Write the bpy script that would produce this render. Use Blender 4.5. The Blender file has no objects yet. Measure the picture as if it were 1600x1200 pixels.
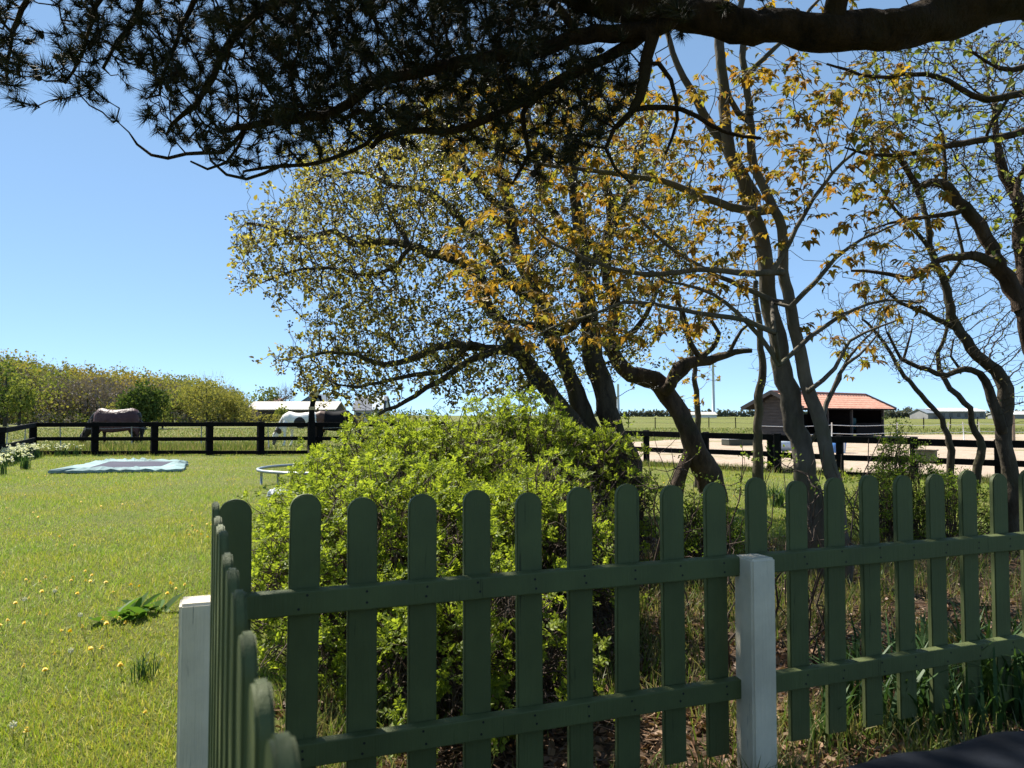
import bpy, bmesh, math, random
import numpy as np
from mathutils import Vector, Matrix
R = math.radians
rng = np.random.default_rng(7)
random.seed(7)
SC = bpy.context.scene
COL = SC.collection

# ------------------------------------------------------------------ camera, sky, sun, exposure
EYE = np.array([0.0, 0.0, 1.25])
PITCH = math.atan(49 / 1200)                     # the horizon lies 49 px (of 1200) under the middle
cam = bpy.data.cameras.new("camera"); camo = bpy.data.objects.new("camera", cam); COL.objects.link(camo)
camo.location = EYE; camo.rotation_euler = (R(90) + PITCH, 0, 0)
cam.sensor_width = 36; cam.lens = 27; cam.clip_start = 0.05; cam.clip_end = 8000
cam.dof.use_dof = True; cam.dof.focus_distance = 6.5; cam.dof.aperture_fstop = 8.0
SC.camera = camo

SUN_AZ, SUN_EL = -45.0, 50.0                      # ahead and to the left of the camera, high
world = bpy.data.worlds.new("World"); SC.world = world; world.use_nodes = True
wn = world.node_tree
bg = wn.nodes["Background"]
sky = wn.nodes.new("ShaderNodeTexSky"); sky.sky_type = 'NISHITA'; sky.sun_disc = False
sky.sun_elevation = R(SUN_EL); sky.sun_rotation = R(SUN_AZ)
sky.altitude = 4000; sky.air_density = 0.5; sky.dust_density = 0.0; sky.ozone_density = 1.0
gm = wn.nodes.new("ShaderNodeGamma"); gm.inputs[1].default_value = 0.45
tint = wn.nodes.new("ShaderNodeMix"); tint.data_type = 'RGBA'; tint.blend_type = 'MULTIPLY'; tint.inputs[0].default_value = 1; tint.inputs[7].default_value = (.79, 1.07, 1.30, 1)
wn.links.new(sky.outputs[0], gm.inputs[0]); wn.links.new(gm.outputs[0], tint.inputs[6]); wn.links.new(tint.outputs[2], bg.inputs[0]); bg.inputs[1].default_value = 0.15
sd = bpy.data.lights.new("sun", 'SUN'); sd.energy = 3.9; sd.angle = R(0.5); sd.color = (1.0, 0.95, 0.85)
so = bpy.data.objects.new("sun", sd); COL.objects.link(so)
sv = Vector((math.sin(R(SUN_AZ)) * math.cos(R(SUN_EL)), math.cos(R(SUN_AZ)) * math.cos(R(SUN_EL)), math.sin(R(SUN_EL))))
so.rotation_euler = sv.to_track_quat('Z', 'Y').to_euler()
SC.view_settings.view_transform = 'Standard'; SC.view_settings.look = 'None'
SC.view_settings.exposure = 1.52; SC.view_settings.gamma = 1.0
SC.render.engine = 'CYCLES'
SC.cycles.max_bounces = 8; SC.cycles.transmission_bounces = 6; SC.cycles.diffuse_bounces = 4
SC.cycles.use_denoising = True

# ------------------------------------------------------------------ places in the photograph -> places in the world
def ray(px, py):
    x = (px - 800) / 1200; y = (600 - py) / 1200
    c, s = math.cos(PITCH), math.sin(PITCH)
    return np.array([x, c - s * y, s + c * y])
def at(px, py, Y):
    d = ray(px, py); return EYE + d * (Y / d[1])
def onground(px, py, z=0.0):
    d = ray(px, py); return EYE + d * ((z - EYE[2]) / d[2])
def project(P):
    P = np.atleast_2d(P) - EYE
    c, s = math.cos(PITCH), math.sin(PITCH)
    f = P[:, 1] * c + P[:, 2] * s; u = -P[:, 1] * s + P[:, 2] * c
    f = np.where(f < 1e-3, 1e-3, f)
    return 800 + 1200 * P[:, 0] / f, 600 - 1200 * u / f

# ------------------------------------------------------------------ objects
def tag(o, label=None, cat=None, group=None, kind=None):
    if label: o["label"] = label
    if cat: o["category"] = cat
    if group: o["group"] = group
    if kind: o["kind"] = kind
    return o
def empty(name, loc, label, cat, group=None, rz=0.0):
    o = bpy.data.objects.new(name, None); COL.objects.link(o); o.location = tuple(loc); o.rotation_euler.z = rz
    o.empty_display_size = 0.1
    return tag(o, label, cat, group)
def link(name, me, parent=None, keep_world=True):
    o = bpy.data.objects.new(name, me); COL.objects.link(o)
    if parent is not None:
        o.parent = parent
        if keep_world:
            # geometry is written in world coordinates; a part made that way has the identity as its own place
            if parent.parent is None:
                o.matrix_parent_inverse = (Matrix.Translation(parent.location) @ Matrix.Rotation(parent.rotation_euler.z, 4, 'Z')).inverted()
    return o

class MB:
    """collects vertices and faces (numpy) and links them as ONE mesh"""
    def __init__(self): self.v = []; self.f = []; self.n = 0; self.mi = []
    def add(self, verts, faces, mi=0):
        verts = np.asarray(verts, float).reshape(-1, 3)
        if len(verts) == 0: return
        if isinstance(faces, np.ndarray): faces = [faces]
        elif len(faces) and np.isscalar(faces[0][0]):
            d = {}
            for q in faces: d.setdefault(len(q), []).append(q)
            faces = [np.array(q) for q in d.values()]
        for fa in faces:
            fa = np.asarray(fa, np.int64)
            if len(fa): self.f.append(fa + self.n); self.mi.append(mi)
        self.v.append(verts); self.n += len(verts)
    def box(self, c, size, rz=0.0, mi=0, rx=0.0):
        sx, sy, sz = np.array(size) / 2
        v = np.array([[x, y, z] for x in (-sx, sx) for y in (-sy, sy) for z in (-sz, sz)])
        if rx: v = v @ np.array(Matrix.Rotation(rx, 3, 'X')).T
        cs, sn = math.cos(rz), math.sin(rz)
        v = v @ np.array([[cs, sn, 0], [-sn, cs, 0], [0, 0, 1]]) + np.array(c)
        self.add(v, [(0, 1, 3, 2), (4, 6, 7, 5), (0, 4, 5, 1), (2, 3, 7, 6), (0, 2, 6, 4), (1, 5, 7, 3)], mi)
    def beam(self, a, b, w, h, mi=0):
        a, b = np.array(a, float), np.array(b, float); t = b - a; L = np.linalg.norm(t); t /= L
        s = np.cross(t, (0, 0, 1)); 
        if np.linalg.norm(s) < 1e-4: s = np.array([1., 0, 0])
        s /= np.linalg.norm(s); u = np.cross(s, t)
        v = [p + s * sx * w / 2 + u * sz * h / 2 for p in (a, b) for sx in (-1, 1) for sz in (-1, 1)]
        self.add(v, [(0, 1, 3, 2), (4, 6, 7, 5), (0, 4, 5, 1), (2, 3, 7, 6), (0, 2, 6, 4), (1, 5, 7, 3)], mi)
    def tube(self, pts, rad, n=8, cap=True, mi=0):
        pts = np.asarray(pts, float); rad = np.broadcast_to(np.asarray(rad, float), (len(pts),))
        t = np.gradient(pts, axis=0); t /= np.linalg.norm(t, axis=1, keepdims=True) + 1e-9
        ref = np.array([0.13, 0.97, 0.2]) if abs(t[:, 1]).mean() < .8 else np.array([0.2, .1, .97])
        u = np.cross(t, ref); u /= np.linalg.norm(u, axis=1, keepdims=True) + 1e-9; w = np.cross(t, u)
        a = np.linspace(0, 2 * np.pi, n, endpoint=False)
        v = pts[:, None] + rad[:, None, None] * (np.cos(a)[None, :, None] * u[:, None] + np.sin(a)[None, :, None] * w[:, None])
        m = len(pts); i = np.arange(m - 1)[:, None] * n; j = np.arange(n)[None]; k = (j + 1) % n
        fs = [np.stack([i + j, i + k, i + n + k, i + n + j], -1).reshape(-1, 4)]
        if cap: fs += [np.arange(n)[None], (np.arange(n) + (m - 1) * n)[None, ::-1]]
        self.add(v.reshape(-1, 3), fs, mi)
    def build(self, name, mats, parent=None, smooth=False):
        me = bpy.data.meshes.new(name)
        v = np.concatenate(self.v); me.vertices.add(len(v)); me.vertices.foreach_set("co", v.astype(np.float32).ravel())
        tot = np.concatenate([np.full(len(f), f.shape[1]) for f in self.f]); li = np.concatenate([f.ravel() for f in self.f])
        me.loops.add(len(li)); me.loops.foreach_set("vertex_index", li.astype(np.int32))
        me.polygons.add(len(tot)); st = np.concatenate([[0], np.cumsum(tot)[:-1]])
        me.polygons.foreach_set("loop_start", st.astype(np.int32)); me.polygons.foreach_set("loop_total", tot.astype(np.int32))
        mi = np.concatenate([np.full(len(f), m) for f, m in zip(self.f, self.mi)])
        mats = mats if isinstance(mats, (list, tuple)) else [mats]
        for m in mats: me.materials.append(m)
        me.polygons.foreach_set("material_index", mi.astype(np.int32))
        me.polygons.foreach_set("use_smooth", np.full(len(tot), smooth))
        me.update(calc_edges=True); me.validate()
        return link(name, me, parent)

def bm_obj(name, bm, mats, parent=None, smooth=False):
    me = bpy.data.meshes.new(name); bm.to_mesh(me); bm.free()
    for m in (mats if isinstance(mats, (list, tuple)) else [mats]): me.materials.append(m)
    for p in me.polygons: p.use_smooth = smooth
    return link(name, me, parent)
def bevelled(name, mb_, mats, parent=None, w=0.006, seg=2, smooth=False):
    o = mb_.build(name, mats, parent, smooth); bm = bmesh.new(); bm.from_mesh(o.data)
    bmesh.ops.remove_doubles(bm, verts=bm.verts, dist=1e-5); bmesh.ops.recalc_face_normals(bm, faces=bm.faces)
    bmesh.ops.bevel(bm, geom=[e for e in bm.edges if len(e.link_faces) == 2 and e.calc_face_angle(0) > 0.6], offset=w, segments=seg, affect='EDGES', profile=.5)
    bm.to_mesh(o.data); bm.free(); return o

def unit(a): return a / (np.linalg.norm(a, axis=-1, keepdims=True) + 1e-9)
def frames(d, nrm):
    """(N,3,3) columns: side, axis d, normal-ish"""
    d = unit(d); s = unit(np.cross(d, nrm)); n = np.cross(s, d)
    return np.stack([s, d, n], -1)
def scatter(mb_, tv, tf, P, M, S, mi=0):
    """copies of a template (verts tv, faces tf: list of index arrays) at P, turned by M, scaled by S"""
    P = np.asarray(P); n = len(P)
    if n == 0: return
    S = np.broadcast_to(np.asarray(S, float), (n,)) if np.ndim(S) < 2 else S
    V = np.einsum('nij,kj->nki', M, tv)
    V = V * (S[:, None, None] if S.ndim == 1 else S[:, None, :]) + P[:, None]
    off = (np.arange(n) * len(tv))[:, None, None]
    mb_.add(V.reshape(-1, 3), [(np.asarray(f)[None] + off).reshape(-1, np.asarray(f).shape[1]) for f in tf], mi)
def rdir(n, up=0.0):
    d = rng.normal(size=(n, 3)); d[:, 2] += up; return unit(d)

# ------------------------------------------------------------------ materials
class NT:
    def __init__(self, name):
        self.m = bpy.data.materials.new(name); self.m.use_nodes = True; self.t = self.m.node_tree; self.t.nodes.clear()
        self.out = self.n("ShaderNodeOutputMaterial")
    def n(self, ty, **kw):
        x = self.t.nodes.new(ty)
        for k, v in kw.items(): setattr(x, k, v)
        return x
    def l(self, a, b): self.t.links.new(a, b)
    def obj(self): return self.n("ShaderNodeTexCoord").outputs["Object"]
    def noise(self, scale, vec=None, detail=4, rough=.6, stretch=None):
        x = self.n("ShaderNodeTexNoise"); x.inputs["Scale"].default_value = scale; x.inputs["Detail"].default_value = detail; x.inputs["Roughness"].default_value = rough
        vec = vec if vec is not None else self.obj()
        if stretch:
            mp = self.n("ShaderNodeMapping"); mp.inputs["Scale"].default_value = stretch; self.l(vec, mp.inputs[0]); vec = mp.outputs[0]
        self.l(vec, x.inputs["Vector"]); return x.outputs["Fac"]
    def ramp(self, fac, stops, interp='LINEAR'):
        x = self.n("ShaderNodeValToRGB"); x.color_ramp.interpolation = interp
        e = x.color_ramp.elements
        while len(e) < len(stops): e.new(.5)
        for q, (p, c) in zip(e, stops): q.position = p; q.color = (*c, 1) if len(c) == 3 else c
        self.l(fac, x.inputs[0]); return x.outputs[0]
    def mix(self, f, a, b, mode='MIX'):
        x = self.n("ShaderNodeMix", data_type='RGBA', blend_type=mode)
        for s, v in ((x.inputs[0], f), (x.inputs[6], a), (x.inputs[7], b)):
            if hasattr(v, "links"): self.l(v, s)
            else: s.default_value = v if np.isscalar(v) else ((*v, 1) if len(v) == 3 else v)
        return x.outputs[2]
    def math(self, op, a, b=0.0):
        x = self.n("ShaderNodeMath", operation=op)
        for s, v in ((x.inputs[0], a), (x.inputs[1], b)):
            if hasattr(v, "links"): self.l(v, s)
            else: s.default_value = v
        return x.outputs[0]
    def bump(self, h, strength=.3, dist=.01):
        x = self.n("ShaderNodeBump"); x.inputs["Strength"].default_value = strength; x.inputs["Distance"].default_value = dist
        self.l(h, x.inputs["Height"]); return x.outputs[0]
    def bsdf(self, col, rough=.6, normal=None, spec=.4, metal=0.0, coat=0.0):
        x = self.n("ShaderNodeBsdfPrincipled")
        for s, v in ((x.inputs["Base Color"], col), (x.inputs["Roughness"], rough)):
            if hasattr(v, "links"): self.l(v, s)
            else: s.default_value = v if np.isscalar(v) else (*v, 1)
        x.inputs["Specular IOR Level"].default_value = spec; x.inputs["Metallic"].default_value = metal
        if normal is not None: self.l(normal, x.inputs["Normal"])
        return x.outputs[0]
    def done(self, s): self.l(s, self.out.inputs[0]); return self.m

def mat_leaf(name, cols, trans=.5, tcol=1.25, rough=.45, patch=None, spec_r=.5):
    t = NT(name); g = t.n("ShaderNodeNewGeometry")
    k = len(cols); c = t.ramp(g.outputs["Random Per Island"], [(i / max(1, k - 1), q) for i, q in enumerate(cols)])
    if patch:
        nz = t.noise(patch[0], detail=3); f = t.ramp(nz, [(.42, (0, 0, 0)), (.6, (1, 1, 1))]); c = t.mix(f, c, t.mix(1.0, c, patch[1], 'MULTIPLY'))
    s = t.bsdf(c, max(rough, spec_r), spec=.22)
    tr = t.n("ShaderNodeBsdfTranslucent"); b = t.mix(1.0, c, (tcol, tcol, tcol * .55), 'MULTIPLY'); t.l(b, tr.inputs[0])
    m = t.n("ShaderNodeMixShader"); m.inputs[0].default_value = trans; t.l(s, m.inputs[1]); t.l(tr.outputs[0], m.inputs[2])
    return t.done(m.outputs[0])
def mat_bark(name, dark, light, moss=None, scale=9, bump=.7):
    t = NT(name); n1 = t.noise(scale, stretch=(1, 1, .35), detail=6, rough=.7); n2 = t.noise(2.2, detail=3)
    c = t.ramp(n1, [(.3, dark), (.68, light)])
    if moss: c = t.mix(t.ramp(n2, [(.48, (0, 0, 0)), (.66, (.8, .8, .8))]), c, moss)
    h = t.math('ADD', n1, t.math('MULTIPLY', t.noise(scale * 5, stretch=(1, 1, .5)), .4))
    return t.done(t.bsdf(c, .9, t.bump(h, bump, .03), spec=.15))
def mat_plain(name, col, rough=.6, var=.25, scale=6, bump=.15, spec=.4, metal=0.0, stretch=None):
    t = NT(name); n = t.noise(scale, stretch=stretch); col = np.array(col)
    c = t.ramp(n, [(.3, tuple(col * (1 - var))), (.7, tuple(np.minimum(col * (1 + var), 1)))])
    return t.done(t.bsdf(c, rough, t.bump(n, bump, .01) if bump else None, spec, metal))
def mat_paint(name, col, worn, grain=(18, 18, 1.2), bump=.5, wear=(.66, .74), rough=.58):
    t = NT(name); oi = t.n("ShaderNodeObjectInfo"); tc = t.n("ShaderNodeTexCoord")
    add = t.n("ShaderNodeVectorMath", operation='ADD'); t.l(tc.outputs["Object"], add.inputs[0])
    cx = t.n("ShaderNodeCombineXYZ"); r9 = t.math('MULTIPLY', oi.outputs["Random"], 37.0)
    for q in range(3): t.l(r9, cx.inputs[q])
    t.l(cx.outputs[0], add.inputs[1]); vec = add.outputs[0]
    g = t.noise(3.0, vec, detail=8, rough=.65, stretch=grain); b = t.noise(5.0, vec, detail=5)
    c = t.mix(t.ramp(b, [(.35, (0, 0, 0)), (.7, (1, 1, 1))]), tuple(np.array(col) * .82), tuple(np.array(col) * 1.15))
    c = t.mix(t.math('MULTIPLY', oi.outputs["Random"], .35), c, tuple(np.array(col) * .7))
    wmask = t.ramp(t.math('ADD', t.math('MULTIPLY', g, .75), t.math('MULTIPLY', b, .3)), [(wear[0], (0, 0, 0)), (wear[1], (1, 1, 1))])
    c = t.mix(wmask, c, worn)
    kn = t.noise(9.0, vec, detail=2, stretch=(3.2, 3.2, .5)); ck = t.noise(2.2, vec, detail=7, rough=.7, stretch=(26, 26, .7))
    c = t.mix(t.ramp(ck, [(.655, (0, 0, 0)), (.675, (.8, .8, .8))]), c, tuple(np.array(col) * .25))
    c = t.mix(t.ramp(kn, [(.72, (0, 0, 0)), (.76, (.6, .6, .6))]), c, tuple(np.array(col) * .4))
    h = t.math('SUBTRACT', g, t.math('MULTIPLY', ck, .6))
    return t.done(t.bsdf(c, t.math('ADD', t.math('MULTIPLY', b, .3), rough - .1), t.bump(h, bump, .006), spec=.3))

M = {}
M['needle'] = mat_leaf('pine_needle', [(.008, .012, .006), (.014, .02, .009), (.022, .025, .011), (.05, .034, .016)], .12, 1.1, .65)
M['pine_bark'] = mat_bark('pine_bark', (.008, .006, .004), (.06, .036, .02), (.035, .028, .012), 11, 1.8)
M['cone'] = mat_plain('pine_cone', (.02, .014, .01), .8, .4, 60)
M['maple_leaf'] = mat_leaf('maple_leaf', [(.17, .085, .028), (.30, .17, .028), (.20, .15, .035), (.22, .22, .04), (.12, .07, .028), (.42, .26, .03), (.16, .13, .04), (.27, .13, .03)], .5, 1.35)
M['maple_bark'] = mat_bark('maple_bark', (.055, .048, .038), (.17, .15, .12), (.10, .10, .055), 6, .5)
M['white_leaf'] = mat_leaf('whitebeam_leaf', [(.26, .24, .05), (.40, .33, .08), (.18, .17, .045), (.05, .038, .025), (.46, .42, .16), (.05, .04, .025), (.34, .27, .06), (.035, .028, .02), (.30, .30, .10)], .5, 1.3)
M['dark_berry'] = mat_plain('dark_berry', (.010, .008, .010), .5, .3, 30, 0)
M['dark_bark'] = mat_bark('dark_bark', (.022, .018, .013), (.10, .082, .06), (.06, .055, .028), 8, .9)
M['red_bark'] = mat_bark('red_bark', (.022, .016, .012), (.105, .072, .05), (.05, .045, .024), 9, 1.2)
M['small_leaf'] = mat_leaf('small_leaf', [(.18, .22, .05), (.26, .27, .07), (.16, .13, .05)], .5, 1.3)
M['rose_leaf'] = mat_leaf('rose_leaf', [(.13, .18, .022), (.22, .28, .03), (.31, .36, .045), (.18, .23, .03), (.08, .11, .02)], .5, 1.4)
M['rose_stem'] = mat_plain('rose_stem', (.085, .058, .042), .85, .4, 25)
M['haw_leaf'] = mat_leaf('hawthorn_leaf', [(.10, .17, .02), (.17, .25, .03), (.22, .27, .045), (.09, .13, .02)], .5, 1.3)
M['grass'] = mat_leaf('grass_blade', [(.14, .25, .028), (.21, .33, .04), (.28, .37, .055), (.36, .36, .12), (.17, .30, .032), (.54, .53, .32)], .4, 1.2, .4, (.8, (1.2, 1.0, .8)))
M['wild_grass'] = mat_leaf('wild_grass_blade', [(.07, .12, .022), (.11, .16, .03), (.20, .19, .08), (.27, .23, .13)], .4, 1.2)
M['strap'] = mat_leaf('strap_leaf', [(.03, .07, .02), (.05, .10, .03), (.07, .125, .04)], .3, 1.2, .3)
M['litter'] = mat_leaf('leaf_litter', [(.16, .085, .045), (.10, .055, .032), (.24, .14, .085), (.32, .21, .13), (.06, .035, .022)], .15, 1.1)
M['yellow'] = mat_leaf('dandelion_petal', [(.75, .48, .015), (.8, .56, .02)], .25, 1.1)
M['clock'] = mat_leaf('seed_head', [(.6, .6, .56), (.7, .7, .66)], .3, 1.0)
M['white_petal'] = mat_leaf('narcissus_petal', [(.78, .76, .62), (.8, .8, .7)], .35, 1.1)
M['dock'] = mat_leaf('dock_leaf', [(.07, .14, .022), (.10, .19, .03)], .4, 1.3, .35)
M['green_paint'] = mat_paint('green_paint', (.093, .113, .040), (.16, .16, .09), wear=(.66, .78))
M['white_paint'] = mat_paint('white_paint', (.82, .71, .53), (.42, .39, .28), bump=.5)
M['nail'] = mat_plain('nail_hole', (.006, .006, .006), .6, .2, 30, 0)
M['black_wood'] = mat_plain('black_stained_wood', (.0055, .0055, .006), .85, .4, 5, .2, .08)
M['steel'] = mat_plain('galvanised_steel', (.30, .33, .33), .45, .25, 40, .05, .5, .6)
M['plastic_white'] = mat_plain('white_plastic', (.75, .75, .74), .5, .06, 10, 0)
M['wood_post'] = mat_plain('weathered_wood', (.24, .18, .13), .85, .35, 12, .4, .2, 0, (1, 1, .2))
M['cloth'] = mat_plain('navy_cloth', (.006, .0075, .011), .8, .5, 9, .5, .12)

def ground_mat():
    t = NT('field_grass'); n1 = t.noise(.05, detail=5); n2 = t.noise(1.1, detail=6, rough=.7); n3 = t.noise(22, detail=8, rough=.8)
    a = t.ramp(n1, [(.35, (.17, .19, .045)), (.55, (.23, .225, .07)), (.7, (.28, .24, .10))])
    a = t.mix(t.ramp(n2, [(.35, (0, 0, 0)), (.65, (.7, .7, .7))]), a, (.14, .175, .032))
    a = t.mix(t.ramp(n3, [(.4, (0, 0, 0)), (.6, (.9, .9, .9))]), a, (.06, .062, .02))
    return t.done(t.bsdf(a, .95, t.bump(n3, .8, .05), spec=.1))
def sand_mat():
    t = NT('paddock_sand'); n1 = t.noise(.35, detail=5); n2 = t.noise(4, detail=6, rough=.7); n3 = t.noise(30, detail=4)
    a = t.ramp(n2, [(.3, (.30, .225, .17)), (.7, (.50, .395, .30))]); a = t.mix(t.ramp(n1, [(.52, (0, 0, 0)), (.66, (.8, .8, .8))]), a, (.17, .17, .065))
    a = t.mix(t.ramp(n3, [(.55, (0, 0, 0)), (.75, (.5, .5, .5))]), a, (.18, .13, .10))
    return t.done(t.bsdf(a, .95, t.bump(n2, .8, .08), spec=.1))
def soil_mat():
    t = NT('bed_soil'); n1 = t.noise(2.5, detail=6, rough=.7); n2 = t.noise(35, detail=5, rough=.75)
    a = t.ramp(n1, [(.3, (.035, .024, .016)), (.6, (.085, .056, .038)), (.75, (.08, .09, .03))]); a = t.mix(t.ramp(n2, [(.45, (0, 0, 0)), (.7, (.8, .8, .8))]), a, (.17, .12, .08))
    return t.done(t.bsdf(a, .95, t.bump(n2, 1.0, .02), spec=.1))
M['ground'] = ground_mat(); M['sand'] = sand_mat(); M['soil'] = soil_mat()

# ------------------------------------------------------------------ the setting: ground sheets
def sheet(name, poly, z, mat, wob=0.0, sub=40):
    """flat polygon with a wavy edge"""
    P = np.array(poly, float); n = len(P); out = []
    for i in range(n):
        a, b = P[i], P[(i + 1) % n]
        for k in range(sub): out.append(a + (b - a) * k / sub)
    out = np.array(out); ph = rng.random(len(out)) - .5
    ph = np.convolve(np.r_[ph[-6:], ph, ph[:6]], np.ones(7) / 7, 'same')[6:-6]
    c = out.mean(0); d = unit(out - c); out = out + d * (ph[:, None] * wob * 3)
    bm = bmesh.new(); bm.faces.new([bm.verts.new((x, y, z)) for x, y in out]); bmesh.ops.triangulate(bm, faces=bm.faces)
    o = bm_obj(name, bm, mat); o["kind"] = "structure"; return o
g = MB(); g.add([(-4000, -400, 0), (4000, -400, 0), (4000, 6000, 0), (-4000, 6000, 0)], [(0, 1, 2, 3)])
tag(g.build('ground', M['ground']), kind='structure')
sheet('sand_paddock', [(3.2, 20.6), (9.6, 14.6), (24, 10), (45, 22), (38, 52), (16, 47), (5.5, 36), (1, 27)], .004, M['sand'], .8)
sheet('garden_bed', [(-.9, 2.35), (.2, 2.2), (2.0, 2.6), (5.5, 3.6), (5.6, 6.4), (3.4, 7.6), (1.2, 8.2), (-.6, 6.6), (-1.1, 4.2)], .004, M['soil'], .25)
gp = [onground(-60, 662), onground(36, 664), onground(22, 659.5), onground(-60, 658)]
sheet('path', [(p[0], p[1]) for p in gp], .004, mat_plain('pale_gravel', (.55, .5, .45), .9, .15, 3))

# ------------------------------------------------------------------ green picket fence
F0 = np.array([-.740, 2.08]); FD = unit(np.array([.1599, .0617])); FN = np.array([FD[1], -FD[0]])   # FN: towards the seats
FANG = math.atan2(FD[1], FD[0]); STEP = .1714
ZT, ZB = 1.022, .105
def picket_mesh(h, w=.084, th=.021, name='picket'):
    bm = bmesh.new(); r = w / 2; out = [(-r, 0), (r, 0)]
    for k in range(31):
        a = math.pi * k / 30; out.append((r * math.cos(a), h - r * .92 + r * .92 * math.sin(a)))
    vs = [bm.verts.new((x, 0, z)) for x, z in out]; f = bm.faces.new(vs)
    ex = bmesh.ops.extrude_face_region(bm, geom=[f]); bmesh.ops.translate(bm, verts=[v for v in ex['geom'] if isinstance(v, bmesh.types.BMVert)], vec=(0, th, 0))
    bmesh.ops.recalc_face_normals(bm, faces=bm.faces)
    bmesh.ops.bevel(bm, geom=[e for e in bm.edges if len(e.link_faces) == 2 and e.calc_face_angle(0) > 1.0 and abs(e.verts[0].co.y - e.verts[1].co.y) < 1e-5], offset=.0035, segments=2, affect='EDGES')
    me = bpy.data.meshes.new(name); bm.to_mesh(me); bm.free(); me.materials.append(M['green_paint']); return me
PM = [picket_mesh(ZT - ZB + d) for d in (0, .006, -.005)]; PS = [picket_mesh(ZT - ZB + d, .084, .0165) for d in (0, .005, -.005)]
def put(name, me, parent, p, z, ang, tilt=0.0):
    o = bpy.data.objects.new(name, me); COL.objects.link(o); o.parent = parent
    loc = Vector((p[0], p[1], z)) - parent.location
    loc.rotate(Matrix.Rotation(-parent.rotation_euler.z, 3, 'Z')); o.location = loc; o.rotation_euler = (0, tilt, ang - parent.rotation_euler.z); return o
nm = MB(); nm.tube([(0, 0, 0), (.0014, 0, 0)], .0038, 8); _n = nm.build('nail', M['nail']); NAIL = _n.data; bpy.data.objects.remove(_n)
def rail(parent, a, b, z, nails, side=1, cut=True):
    """rail from a to b (2D), top at z; nail heads where it crosses the pickets"""
    d = unit(b - a); n = np.array([d[1], -d[0]]) * side; m = MB()
    L = np.linalg.norm(b - a); k = max(2, int(L / .12)); w, h = .032, .072
    s = np.linspace(0, L, k + 1); rings = []
    for q in s:
        j = rng.normal(0, .0006, 4); c = a + d * q
        pr = [(-w / 2, 0), (w / 2, -.004), (w / 2, -h + .004), (-w / 2, -h)]
        rings.append([(c[0] + n[0] * (x + w / 2), c[1] + n[1] * (x + w / 2), z + y + e) for (x, y), e in zip(pr, j)])
    V = np.array(rings).reshape(-1, 3); i = np.arange(k)[:, None] * 4; j = np.arange(4)[None]; jj = (j + 1) % 4
    m.add(V, [np.stack([i + j, i + jj, i + 4 + jj, i + 4 + j], -1).reshape(-1, 4), np.array([[0, 1, 2, 3]]), np.array([[k * 4 + 3, k * 4 + 2, k * 4 + 1, k * 4]])])
    o = bevelled('rail', m, M['green_paint'], parent, .0035, 2)
    for p in nails:
        q = float((p - a) @ d)
        if q < .03 or q > L - .03: continue
        for zz in (.020, .048):
            c = a + d * (q + rng.normal(0, .006)) + n * (w - .0006)
            k_ = bpy.data.objects.new('nail', NAIL); COL.objects.link(k_); k_.parent = o
            k_.location = (c[0], c[1], z - zz + rng.normal(0, .003)); k_.rotation_euler = (0, 0, math.atan2(n[1], n[0]))
    return o
def white_post(parent, c, w, z):
    bm = bmesh.new(); bmesh.ops.create_cube(bm, size=1)
    bmesh.ops.scale(bm, vec=(w, w, z + .3), verts=bm.verts); bmesh.ops.translate(bm, vec=(0, 0, (z - .3) / 2), verts=bm.verts)
    bmesh.ops.bevel(bm, geom=[e for e in bm.edges], offset=.007, segments=3, affect='EDGES')
    bmesh.ops.rotate(bm, cent=(0, 0, 0), matrix=Matrix.Rotation(FANG, 3, 'Z'), verts=bm.verts); bmesh.ops.translate(bm, vec=(c[0], c[1], 0), verts=bm.verts)
    return bm_obj('post', bm, M['white_paint'], parent)
fence = empty('picket_fence', (F0[0], F0[1], 0), 'dark green picket fence panel running across in front of the rose bush', 'picket fence', rz=FANG)
npk = 27; tops = []
for k in range(npk):
    p = F0 + FD * STEP * k + FD * rng.normal(0, .002); tops.append(p)
    put('picket', PM[k % 3], fence, p, ZB - .0 + rng.normal(0, .003), FANG, rng.normal(0, .004))
PC = F0 + FD * STEP * 9.66 + FN * .05                                           # the white post takes the place of the rails
a0 = F0 + FD * .02 + FN * .001; PR = PC - FN * .045
for z in (.775, .365):
    rail(fence, a0, PR - FD * .048, z, tops[:10]); rail(fence, PR + FD * .048, F0 + FD * STEP * (npk - .5) + FN * .001, z + .0, tops[10:])
white_post(fence, PC, .098, .772)["label"] = 'white painted square fence post between two rail ends'
# the returning panel, seen along its edge
S0 = np.array([-.755, 1.945]); SDIR = unit(np.array([.385, -.923]))
SANG = math.atan2(SDIR[1], SDIR[0])
side = empty('picket_fence', (S0[0], S0[1], 0), 'green picket fence panel seen end-on, running from white corner post towards the viewer', 'picket fence', rz=SANG)
tops2 = []
for k in range(12):
    p = S0 + SDIR * .1712 * k; tops2.append(p); put('picket', PS[(k + 1) % 3], side, p, ZB + rng.normal(0, .003), SANG, rng.normal(0, .003))
SN = np.array([SDIR[1], -SDIR[0]])                                                # outward (towards the lawn)
for z in (.775, .365): rail(side, S0 - SDIR * .03 - SN * .022, S0 + SDIR * .1712 * 11.5 - SN * .022, z, tops2, -1)
white_post(side, np.array([-.838, 2.085]), .10, .757)["label"] = 'white painted corner post with brush marks'

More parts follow.
